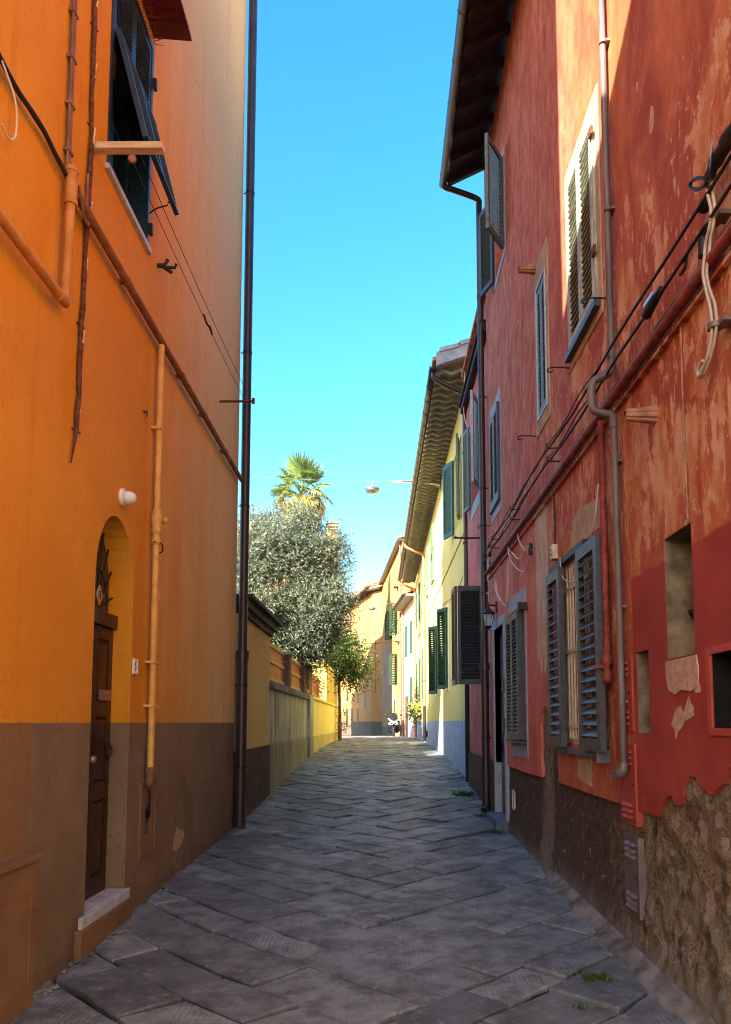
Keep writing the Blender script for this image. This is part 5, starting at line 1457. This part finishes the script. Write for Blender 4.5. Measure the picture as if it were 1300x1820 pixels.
# ------------------------------------------------------------------ yellow house with the deep tiled eaves
Yh = thing('yellow_house', (1.9, 28, .6), 'long pale yellow house with blue dado, green shutters and deep stepped eaves', 'house')
U1 = (17.75, 19.2, 6.5, 8.45)
LWIN = ((21.15, 22.05), (25.2, 26.1))
b = MB(); b.facade(YW, [(15.87, 0), (41, 0), (41, 9.30), (15.87, 9.30)], [rect(*U1)] + [rect(a, c, 2.62, 4.92) for a, c in LWIN], .35)
b.build('wall', MAT['yellow'], Yh)
MB().box(2.252, 12, 15.87, 41, 0, 9.3).build('wall', MAT['yellow'], Yh)
glazing(YW, *U1, -.2, Yh, MAT['white'], 1)
leaf(Fr(YW.P(U1[1], U1[2], .01), V((-.20, .62, 0)), V((-.62, -.20, 0))), .62, 1.98, MAT['teal'], Yh, 26, .05, True, 'shutter', .12, .07, -48)
leaf(Fr(YW.P(U1[0], U1[2], .01), V((-.09, -.50, 0)), V((-.50, .09, 0))), .44, 1.98, MAT['greengrey'], Yh, 26, .05, False, 'shutter', .10, .07, -48)
for (a, c) in LWIN:
    MB().fbox(YW, a + .002, c - .002, 2.622, 4.918, -.2, -.19).build('pane', MAT['glass'], Yh)
    b = MB(); b.facade(YW, rect(a - .06, c + .06, 2.56, 4.98), [rect(a, c, 2.62, 4.92)], .02, .02); b.build('window_surround', MAT['white'], Yh)
    leaf(Fr(YW.P(a + .02, 2.62, .03), V((-.22, .42, 0)), V((-.42, -.22, 0))), .48, 2.28, MAT['dgreen'], Yh, 30, .05, False, 'shutter', .09, .06, -48)
    leaf(Fr(YW.P(c - .02, 2.62, .03), V((-.24, -.10, 0)), V((-.10, .24, 0))), .22, 2.28, MAT['dgreen'], Yh, 30, .05, False, 'shutter', .09, .06, -48)
for (a, c, v0, v1, mat) in ((26.4, 27.6, 6.7, 8.75, 'green'), (29.6, 30.5, 6.7, 8.65, 'green'), (33.4, 34.3, 6.6, 8.5, 'green'), (36.0, 36.8, 6.6, 8.4, 'dgreen'), (38.9, 39.7, 6.6, 8.4, 'dgreen'),
                            (33.3, 34.2, 2.7, 4.9, 'dgreen'), (35.9, 36.9, 2.2, 4.7, 'dgreen'), (39.0, 39.8, 2.7, 4.7, 'dgreen')):
    hw = (c - a) / 2
    b = MB(); b.facade(YW, rect(a - .1, c + .1, v0 - .1, v1 + .1), [rect(a, c, v0, v1)], .02, .02); b.build('window_surround', MAT['yellow'], Yh)
    for k in range(2): leaf(Fr(YW.P(a + k * hw + .01, v0, .03), (0, 1, 0), (-1, 0, 0)), hw - .02, v1 - v0, MAT[mat], Yh, 22, .05, False, 'shutter', .10, .07)
MB().fbox(YW, 16.5, 40.9, 5.95, 6.0, .0, .03).build('string_course', MAT['yellow'], Yh)
# eaves: courses of stepped tiles seen from below
def eave_course():
    b = MB(); n = 8; w = .74
    for k in range(n):
        x0 = -w * k / n; x1 = -w * (k + 1) / n
        def h(x):
            t = (-x / w) * 2.0 % 1.0
            return .075 * (1 - abs(2 * t - 1)) - .05 * (-x / w)
        za, zb = h(x0), h(x1 + 1e-6)
        b.add([(x0, 0, za - .085), (x1, 0, zb - .085), (x1, .40, zb + .03), (x0, .40, za + .03), (x0, 0, za - .01), (x1, 0, zb - .01), (x1, .40, zb + .075), (x0, .40, za + .075)],
              [(0, 3, 2, 1), (4, 5, 6, 7), (0, 1, 5, 4), (2, 3, 7, 6)])
    me = b.mesh('eave_tile', False); me.materials.append(MAT['eavetile']); return me
em = eave_course()
def eave_x(y): return -.0066 * max(0, y - 16)
for i in range(72):
    y = 15.95 + i * .352
    inst('eave_tile', em, Matrix.Translation((1.92 + eave_x(y) * .3, y, 9.36)), Yh)
gpts = [(1.14 + eave_x(y), y, 9.40) for y in np.linspace(15.8, 41.2, 18)]
gutter(gpts, .085, MAT['gutter'], Yh)
b = MB()
for i in range(36):
    y = 16.1 + i * .71
    b.tube([V((1.14 + eave_x(y), y, 9.40)) + V((.09 * math.cos(a), 0, .09 * math.sin(a))) for a in np.linspace(math.pi * .95, 2 * math.pi, 8)], .008, 4).cut()
b.build('gutter_bracket', MAT['iron'], Yh)
b = MB(); b.hexa([(1.12, 15.80, 9.50), (8, 15.80, 11.9), (8, 41.2, 11.9), (1.0, 41.2, 9.50), (1.12, 15.80, 9.58), (8, 15.80, 12.0), (8, 41.2, 12.0), (1.0, 41.2, 9.58)])
b.build('roof', MAT['rooftile'], Yh)
b = MB(); b.hexa([(1.20, 15.72, 9.36), (8, 15.72, 11.74), (8, 15.86, 11.74), (1.20, 15.86, 9.36), (1.20, 15.72, 9.66), (8, 15.72, 12.06), (8, 15.86, 12.06), (1.20, 15.86, 9.66)])
b.build('verge', MAT['eavegrey'], Yh)
for i in range(5):
    x = 1.25 + i * .42
    z = 9.64 + (x - 1.2) * .352
    b = MB(); b.hexa([(x, 15.70, z), (x + .46, 15.70, z + .13), (x + .46, 16.1, z + .13), (x, 16.1, z), (x + .02, 15.70, z + .10), (x + .46, 15.70, z + .21), (x + .46, 16.1, z + .21), (x + .02, 16.1, z + .10)])
    b.build('verge_tile', MAT['eavegrey'], Yh)
def eave_pipe(y, ztop, lab, mat_top, mat_low, zsplit, r=.05, x=1.83):
    t = thing('downpipe', (x, y, G(y)), lab, 'downpipe')
    MB().tube(smooth_path([(1.15 + eave_x(y), y, 9.33), (1.17 + eave_x(y), y, 9.20), (1.45, y, 9.02), (1.72, y, 8.90), (x - .02, y, 8.80), (x, y, 8.62)], 5), r, 10).build('swan_neck', MAT[mat_top], t)
    MB().tube([(x, y, zsplit), (x, y, 8.66)], r, 10).build('pipe', MAT[mat_top], t)
    MB().tube([(x, y, G(y) + .06), (x, y, zsplit - .002)], r * 1.15, 10).build('boot_pipe', MAT[mat_low], t)
    b = MB()
    for z in (7.5, 5.5, 3.4, 1.2): b.tube([(x, y, z - .02), (x, y, z + .02)], r * 1.3, 10).tube([(x, y, z), (1.9, y, z)], .012, 5).cut()
    b.build('bracket', MAT['iron'], t)
    return t
eave_pipe(15.98, 9.3, 'dark downpipe where the yellow house meets the pink house', 'pipe', 'black', 2.9, .055)
eave_pipe(32.0, 9.3, 'copper downpipe with a black foot halfway along the yellow house', 'copper', 'black', 2.35, .06)
eave_pipe(40.6, 9.3, 'far copper downpipe at the end of the yellow house', 'copper', 'copper', 2.2, .06)
b = MB(); b.tube(smooth_path([YW.P(17.2, 5.0, .02), YW.P(19, 4.9, .02), YW.P(24, 5.3, .02), YW.P(31.9, 5.6, .02)], 5), .008, 5)
tag(b.build('wall_cable', MAT['browncable']), 'thin cable climbing across the yellow facade', 'cable')
b = MB(); b.fbox(YW, 31.0, 31.5, 1.05, 1.30, .0, .10)
tag(b.build('utility_box', MAT['black'], bevel=.01), 'small black utility box on the yellow house by the copper downpipe', 'box')
b = MB(); b.fbox(YW, 30.6, 31.2, 3.85, 4.25, .01, .03)
tag(b.build('notice_plate', MAT['greysurr']), 'small grey notice plate high on the yellow house', 'plate')
q = thing('window_planter', (1.7, 36.3, 2.05), 'window planter overflowing with yellow flowers and leaves', 'planter')
MB().fbox(YW, 35.5, 37.1, 1.98, 2.12, .04, .30).build('trough', MAT['terra'], q)
b = MB(); b.fbox(YW, 35.6, 35.65, 1.90, 1.98, 0, .30).fbox(YW, 36.9, 36.95, 1.90, 1.98, 0, .30); b.build('bracket', MAT['iron'], q)
foliage('leaves', MAT['loquat'], q, [(1.68, 36.3, 2.25, .28, .9, .26), (1.62, 35.8, 2.05, .2, .4, .25)], 160, 6, .11, .05, 21, .5, .3)
foliage('flowers', MAT['petal'], q, [(1.64, 36.2, 2.42, .28, .85, .18), (1.6, 35.7, 2.3, .2, .4, .2)], 60, 6, .08, .06, 22, .5, .3)

# ------------------------------------------------------------------ houses round the bend
def mkfr(x0, y0, x1, y1):
    u = V((x1 - x0, y1 - y0, 0)); u.normalize()
    return Fr((x0, y0, 0), u, (-u.y, u.x, 0)), math.hypot(x1 - x0, y1 - y0)
q = thing('cream_house', (1.7, 44, .8), 'narrow cream house with a low eave past the yellow house', 'house')
F4, L4 = mkfr(1.86, 41.02, 1.36, 46.9)
b = MB(); b.prism(F4, rect(0, L4, 0, 8.6), -6, 0); b.build('wall', MAT['whitewall'], q)
b = MB(); b.prism(F4, rect(-.05, L4 + .05, 8.602, 8.70), -6, .55); b.build('eave', MAT['eavetile'], q)
b = MB(); b.hexa([F4.P(-.1, 8.702, .6), F4.P(L4 + .1, 8.702, .6), F4.P(L4 + .1, 10.6, -5), F4.P(-.1, 10.6, -5), F4.P(-.1, 8.80, .6), F4.P(L4 + .1, 8.80, .6), F4.P(L4 + .1, 10.7, -5), F4.P(-.1, 10.7, -5)]); b.build('roof', MAT['rooftile'], q)
gutter([F4.P(-.1, 8.72, .62), F4.P(L4 + .1, 8.72, .62)], .08, MAT['gutter'], q)
for (a, v0, v1) in ((1.2, 5.6, 7.4), (3.6, 5.6, 7.4), (1.2, 2.2, 4.2)):
    b = MB(); b.fbox(F4, a, a + .9, v0, v1, .005, .06); s_ = b.build('shutter', MAT['dgreen'], q)
MB().fbox(F4, 3.4, 4.4, .8, 3.2, .004, .05).build('door', MAT['wood'], q)
t = thing('downpipe', F4.P(5.5, .8, .1), 'pink painted downpipe on the cream house', 'downpipe')
MB().tube([F4.P(5.5, .8, .08), F4.P(5.5, 8.5, .08)], .06, 8).build('pipe', MAT['copper'], t)
q = thing('ochre_house', (.8, 54, .7), 'tall ochre house at the bend with a large patch of bare brown render', 'house')
FD, LD = mkfr(1.33, 46.95, .09, 62.5)
b = MB(); b.facade(FD, [(0, 0), (LD, 0), (LD, 13.1), (0, 13.1)], [], .3); b.build('wall', MAT['ochre'], q)
b = MB(); b.prism(FD, rect(0, LD, 0, 13.1), -7, -.31); b.build('wall', MAT['ochre'], q)
b = MB(); b.prism(FD, rect(-.1, LD + .1, 13.102, 13.24), -7, .35); b.build('eave', MAT['gutter'], q)
b = MB(); b.hexa([FD.P(-.1, 13.242, .3), FD.P(LD + .1, 13.242, .3), FD.P(LD, 15, -5), FD.P(0, 15, -5), FD.P(-.1, 13.36, .3), FD.P(LD + .1, 13.36, .3), FD.P(LD, 15.1, -5), FD.P(0, 15.1, -5)]); b.build('roof', MAT['rooftile'], q)
b = MB(); b.prism(FD, [(LD - .05, 2.35), (LD - .05, 7.9), (9.0, 7.6), (7.2, 6.4), (5.6, 4.8), (5.4, 2.9), (8, 2.4)], .002, .012); b.build('bare_render', MAT['patch'], q)
for (u, v0, v1) in ((3.2, 7.6, 9.6), (3.2, 4.2, 6.2), (7.0, 7.7, 9.6)):
    b = MB(); b.fbox(FD, u, u + 1.0, v0, v1, -.001, .02); w_ = b.build('window', MAT['dark'], q)
    leaf(Fr(FD.P(u, v0, .02), FD.u * -.5 + FD.w * .5, FD.u * .5 + FD.w * .5), .6, v1 - v0, MAT['dgreen'], q, 16, .05, False)
    leaf(Fr(FD.P(u + 1.0, v0, .02), FD.u * .6 + FD.w * .4, FD.u * -.4 + FD.w * .6), .6, v1 - v0, MAT['dgreen'], q, 16, .05, False)
for (u, v) in ((2.2, 10.6), (1.6, 6.9)):
    MB().fbox(FD, u, u + .9, v, v + .28, 0, .30).build('bracket_shelf', MAT['terra'], q)
b = MB(); b.fbox(FD, 4.2, 5.4, .7, 3.4, .004, .03); b.build('door_surround', MAT['white'], q)
MB().fbox(FD, 4.35, 5.25, .7, 3.25, .031, .05).build('door', MAT['dgreen'], q)
t = thing('downpipe', FD.P(.5, .8, .1), 'ochre downpipe beside the scooter', 'downpipe')
MB().tube([FD.P(.5, .8, .08), FD.P(.5, 13, .08)], .06, 8).build('pipe', MAT['greypipe'], t)
q = thing('corner_house', (-1.5, 66, .5), 'peach corner house with a clay tiled roof closing the street', 'house')
FC1, LC1 = mkfr(.10, 62.52, -.78, 63.6)
FC2, LC2 = mkfr(-.80, 63.62, -4.4, 78)
for (f, l) in ((FC1, LC1), (FC2, LC2)):
    b = MB(); b.prism(f, rect(0, l, -.5, 12.75), -5, 0); b.build('wall', MAT['peach'], q)
b = MB(); b.prism(FC2, rect(-.5, LC2, 12.752, 12.9), -6, .8); b.build('soffit', MAT['soffit'], q)
b = MB(); b.prism(FC1, rect(-.2, LC1 + .5, 12.755, 12.9), -5, .5); b.build('soffit', MAT['soffit'], q)
b = MB(); b.hexa([FC2.P(-.6, 12.9, .8), FC2.P(LC2, 12.9, .8), FC2.P(LC2, 15, -4.5), FC2.P(-.6, 15, -4.5), FC2.P(-.6, 13.02, .8), FC2.P(LC2, 13.02, .8), FC2.P(LC2, 15.1, -4.5), FC2.P(-.6, 15.1, -4.5)])
b.hexa([FC1.P(-1.5, 12.905, .55), FC1.P(LC1 + .6, 12.905, .55), FC1.P(LC1 + .6, 15.0, -4.5), FC1.P(-1.5, 15.0, -4.5), FC1.P(-1.5, 13.03, .55), FC1.P(LC1 + .6, 13.03, .55), FC1.P(LC1 + .6, 15.1, -4.5), FC1.P(-1.5, 15.1, -4.5)])
b.build('roof', MAT['rooftile'], q)
b = MB()
for i in range(26): b.tube([FC2.P(-.6 + i * .3, 13.04, .85), FC2.P(-.6 + i * .3, 15.1, -4.5)], .09, 6, False)
for i in range(12): b.tube([FC1.P(-1.4 + i * .28, 13.05, .6), FC1.P(-1.4 + i * .28, 15.12, -4.5)], .09, 6, False)
b.build('roof_tile', MAT['rooftile'], q, kind='stuff')
for (u, v0, v1, w) in ((2.3, 2.9, 4.4, .7), (5.2, 1.2, 2.9, .8), (5.2, 3.4, 4.3, .6), (7.6, 1.0, 3.0, .9), (10, 1.2, 3.0, .9), (10, 3.6, 4.5, .6)):
    b = MB(); b.fbox(FC2, u, u + w, v0, v1, -.05, .015); b.build('window', MAT['wood'], q)
b = MB(); b.fbox(FC2, 3.6, 4.2, 7.2, 9.7, .001, .05); b.build('shutter', MAT['beige'], q)
t = thing('downpipe', FC2.P(8.6, .5, .1), 'thin dark downpipe on the peach corner house', 'downpipe')
MB().tube(smooth_path([FC2.P(8.2, 12.5, .6), FC2.P(8.5, 12.0, .2), FC2.P(8.6, 11.5, .1), FC2.P(8.6, 4.5, .1)], 4), .06, 8).build('pipe', MAT['gutter'], t)
b = MB(); b.tube(smooth_path([FC1.P(.9, 9.5, .03), FC1.P(.9, 4.6, .03), FC1.P(1.3, 4.3, .03), FC2.P(1, 4.4, .03), FC2.P(8, 4.0, .03)], 4), .02, 5)
tag(b.build('facade_cable', MAT['browncable']), 'brown cable stepping down across the peach corner house', 'cable')

# ------------------------------------------------------------------ street lamps on wires, overhead cables
def street_lamp(c, lab, s=1.0):
    t = thing('street_lamp', c, lab, 'street lamp', 'lamps hung over the street on wires')
    MB().lathe(c, [(.235 * s, -.02 * s), (.245 * s, .0), (.22 * s, .035 * s), (.15 * s, .07 * s), (.06 * s, .095 * s), (.03 * s, .10 * s)], 24).build('hood', MAT['lampgrey'], t)
    MB().lathe(c, [(.02 * s, -.135 * s), (.10 * s, -.13 * s), (.17 * s, -.10 * s), (.215 * s, -.05 * s), (.225 * s, -.022 * s)], 24).build('bowl', MAT['lampgrey'], t)
    MB().lathe(c, [(.005, -.142 * s), (.10 * s, -.1365 * s)], 24).build('glass', MAT['white'], t)
    MB().tube([V(c) + V((0, 0, .09 * s)), V(c) + V((0, 0, .26 * s))], .022 * s, 8).build('stem', MAT['lampgrey'], t)
    return t
l1 = at_y(662, 870, 24.0); street_lamp(l1, 'round grey street lamp hanging on a wire in the open sky', 1.0)
wz = l1.z + .26
q = thing('lamp_wire', (0, 24, wz), 'steel wire across the street carrying the nearer lamp', 'wire')
e1 = V((-6.5, 24, wz + .35)); e2 = V((1.9, 23.6, wz - .03))
MB().tube(sagged(e1, V((l1.x, 24, wz)), .06, 10) + sagged(V((l1.x, 24, wz)), e2, .0, 6)[1:], .010, 5).build('wire', MAT['lampgrey'], q)
MB().tube([V((.35, 24, wz - .008)), V((1.25, 23.8, wz - .02))], .022, 6).build('sleeve', MAT['greypipe'], q)
MB().tube([V((.35, 24, wz - .03)), V((1.25, 23.85, wz - .05)), V((1.9, 23.0, wz - .48))], .012, 5).tube([V((1.42, 23.6, wz - .16)), V((1.84, 23.0, wz - .45))], .022, 6).build('stay', MAT['creamcable'], q)
b = MB(); b.tube([V((1.86, 23.0, wz - .62)), V((1.86, 23.0, wz - .1))], .014, 5).tube([V((1.9, 23.2, wz - .02)), V((1.8, 23.2, wz - .02))], .02, 5); b.build('wall_eye', MAT['iron'], q)
MB().box(-6.6, -6.45, 23.9, 24.1, .5, wz + .6).build('pole', MAT['bark'], q)
l2 = at_y(662, 1081, 47.0); street_lamp(l2, 'far round street lamp in front of the peach corner house', .95)
q = thing('lamp_wire', (0, 47, l2.z + .25), 'wire across the street carrying the far lamp', 'wire')
MB().tube(sagged((-5.0, 47, l2.z + .6), (l2.x, 47, l2.z + .25), .02, 6) + sagged((l2.x, 47, l2.z + .25), (1.4, 47, l2.z + .3), .0, 4)[1:], .014, 5).build('wire', MAT['lampgrey'], q)
for (p0, p1, y0, y1, sg, lab) in (((622, 1122), (712, 1118), 50, 50.5, .25, 'upper overhead cable crossing in front of the corner house'), ((628, 1143), (700, 1140), 53, 53, .08, 'lower overhead cable crossing in front of the corner house'),
                                  ((655, 1155), (716, 1090), 54, 47.2, .25, 'slanting overhead cable rising to the ochre house'), ((680, 1112), (722, 1090), 55, 46, .15, 'short overhead cable sagging by the ochre house')):
    a_, c_ = at_y(*p0, y0), at_y(*p1, y1)
    b = MB(); b.tube(sagged(a_, c_, sg, 10), .018, 5)
    tag(b.build('overhead_cable', MAT['cable']), lab, 'cable', 'cables over the far street')

# ------------------------------------------------------------------ scooter parked at the bend
sc = at_y(700, 1307, 46.0); sx, sy, sz = sc.x, 46.0, G(46.0)
T = thing('scooter', (sx, sy, sz), 'black and white scooter with a dark windscreen parked at the bend', 'scooter')
O = V((sx, sy, sz))
def P_(x, y, z): return O + V((x, y, z))
def wheel(y, nm):
    w = MB(); n = 24
    prof = [(.17, -.05), (.24, -.06), (.275, -.03), (.28, 0), (.275, .03), (.24, .06), (.17, .05)]
    w.lathe(P_(0, y, .28), [(r, h) for r, h in prof], n, 'x'); t = w.build(nm, MAT['rubber'], T)
    MB().lathe(P_(0, y, .28), [(.03, -.065), (.15, -.05), (.172, -.04), (.172, .04), (.15, .05), (.03, .065)], n, 'x').build('rim', MAT['lampgrey'], t)
wheel(-.70, 'wheel'); wheel(.70, 'wheel')
def shell(name, secs, mat, n=14):
    """lofted superellipse sections: (y, z centre, half width, half height, exponent)"""
    b = MB(); vs = []
    for (y, zc, hw, hh, ex) in secs:
        for k in range(n):
            a = 2 * math.pi * k / n; c, s_ = math.cos(a), math.sin(a)
            vs.append(P_(hw * math.copysign(abs(c) ** (2 / ex), c), y, zc + hh * math.copysign(abs(s_) ** (2 / ex), s_)))
    b.add(vs, [(i * n + k, i * n + (k + 1) % n, (i + 1) * n + (k + 1) % n, (i + 1) * n + k) for i in range(len(secs) - 1) for k in range(n)] + [tuple(range(n)), tuple(range((len(secs) - 1) * n, len(secs) * n))], True)
    return b.build(name, mat, T)
shell('front_fender', [(-.98, .46, .05, .04, 2), (-.85, .56, .10, .06, 2.2), (-.65, .60, .12, .07, 2.2), (-.45, .52, .11, .08, 2.2)], MAT['black'])
b = MB()
for s_ in (-1, 1): b.tube([P_(s_ * .10, -.70, .28), P_(s_ * .09, -.52, .80)], .028, 8)
b.build('fork', MAT['black'], T)
shell('front_shield', [(-.66, .86, .14, .10, 2.4), (-.58, .84, .27, .19, 2.6), (-.44, .80, .35, .27, 3), (-.30, .68, .41, .40, 3), (-.2, .62, .42, .42, 3)], MAT['black'])
b = MB()
for s_ in (-1, 1):
    for pts in ([(0, -.71, .78), (s_ * .06, -.71, .78), (s_ * .30, -.58, .99), (s_ * .37, -.50, 1.08), (s_ * .29, -.53, 1.08), (s_ * .08, -.67, .93), (0, -.69, .90)],
                [(s_ * .05, -.72, .72), (s_ * .20, -.67, .68), (s_ * .33, -.56, .74), (s_ * .36, -.52, .84), (s_ * .31, -.59, .77), (s_ * .18, -.68, .715), (s_ * .05, -.72, .76)]):
        lo = [P_(*p) for p in pts]; hi = [p + V((0, -.025, .012)) for p in lo]; n = len(lo)
        b.add(lo + hi, [tuple(range(n)), tuple(range(n, 2 * n))] + [(i, (i + 1) % n, n + (i + 1) % n, n + i) for i in range(n)])
b.build('front_fairing', MAT['whitepaint'], T)
for s_ in (-1, 1):
    b = MB(); b.lathe(P_(s_ * .20, -.66, .815), [(.002, -.03), (.04, -.025), (.062, 0), (.06, .05)], 12, 'y'); b.build('headlight', MAT['headlight'], T)
    b = MB(); b.tube([P_(s_ * .16, -.36, 1.08), P_(s_ * .34, -.26, 1.09)], .02, 8).tube([P_(s_ * .30, -.28, 1.10), P_(s_ * .42, -.24, 1.28)], .010, 6)
    b.build('handlebar', MAT['black'], T)
    MB().lathe(P_(s_ * .45, -.22, 1.30), [(.01, -.03), (.06, -.025), (.075, 0), (.07, .012)], 14, 'y').build('mirror', MAT['black'], T)
    shell('leg_skirt', [(-.4, .5, .05, .22, 2.5), (.2, .42, .06, .16, 2.5)], MAT['black'])
b = MB(); n = 9; vs = []
for (z, y, hw) in ((.92, -.64, .14), (1.05, -.56, .24), (1.20, -.48, .25), (1.34, -.40, .22), (1.42, -.34, .14)):
    for k in range(n):
        t = -1 + 2 * k / (n - 1); vs.append(P_(hw * t, y + .13 * t * t, z))
b.add(vs, [(i * n + k, i * n + k + 1, (i + 1) * n + k + 1, (i + 1) * n + k) for i in range(4) for k in range(n - 1)], True)
vs2 = [V(v) + V((0, .012, 0)) for v in vs]
b.add(vs2, [(i * n + k, (i + 1) * n + k, (i + 1) * n + k + 1, i * n + k + 1) for i in range(4) for k in range(n - 1)], True)
MATW = plain('tinted_windscreen', (.012, .008, .011), .12, .5, bump=0)
b.build('windscreen', MATW, T)
shell('floorboard', [(-.3, .36, .26, .10, 4), (.2, .34, .26, .10, 4)], MAT['black'])
shell('rear_body', [(.05, .52, .17, .22, 3), (.35, .62, .24, .22, 3), (.75, .72, .22, .16, 2.6), (1.02, .80, .10, .07, 2)], MAT['black'])
shell('seat', [(.0, .80, .15, .06, 3), (.3, .84, .19, .07, 3), (.55, .90, .18, .07, 3), (.9, .93, .13, .05, 3)], MAT['rubber'])
b = MB(); b.tube([P_(.18, .3, .3), P_(.22, .95, .38)], .055, 10); b.build('exhaust', MAT['lampgrey'], T)

# ------------------------------------------------------------------ weeds and litter of the joints
def weed(x, y, s, n, seed, lab):
    r = random.Random(seed); b = MB(); z = G(y)
    for i in range(n):
        a = r.uniform(0, 6.28); L = s * r.uniform(.5, 1.1); o = V((x + r.gauss(0, s * .7), y + r.gauss(0, s * .35), z - .01))
        d = V((math.cos(a) * .7, math.sin(a) * .7, r.uniform(.4, 1.2))).normalized(); sd = d.cross(V((0, 0, 1))).normalized() * L * .22
        b.add([o, o + d * L * .5 + sd, o + d * L, o + d * L * .5 - sd], [(0, 1, 2, 3)])
    tag(b.build('weed', MAT['weed'], recalc=False), lab, 'weed', 'weeds in the paving joints')
weed(1.40, 5.05, .07, 90, 1, 'largest green weed tuft near the foot of the bare roughcast')
weed(1.18, 4.60, .035, 30, 2, 'tiny weed tuft in a joint just below the largest tuft')
weed(1.22, 5.15, .045, 20, 5, 'single upright sprig beside the largest weed tuft')
weed(1.60, 10.75, .07, 60, 3, 'weed tuft at the dark door step')
weed(1.55, 14.4, .13, 110, 4, 'low green weeds along the foot of the pink house')
weed(1.60, 12.15, .07, 50, 6, 'weed tuft by the foot of the brown downpipe')
for o in bpy.data.objects:
    pass
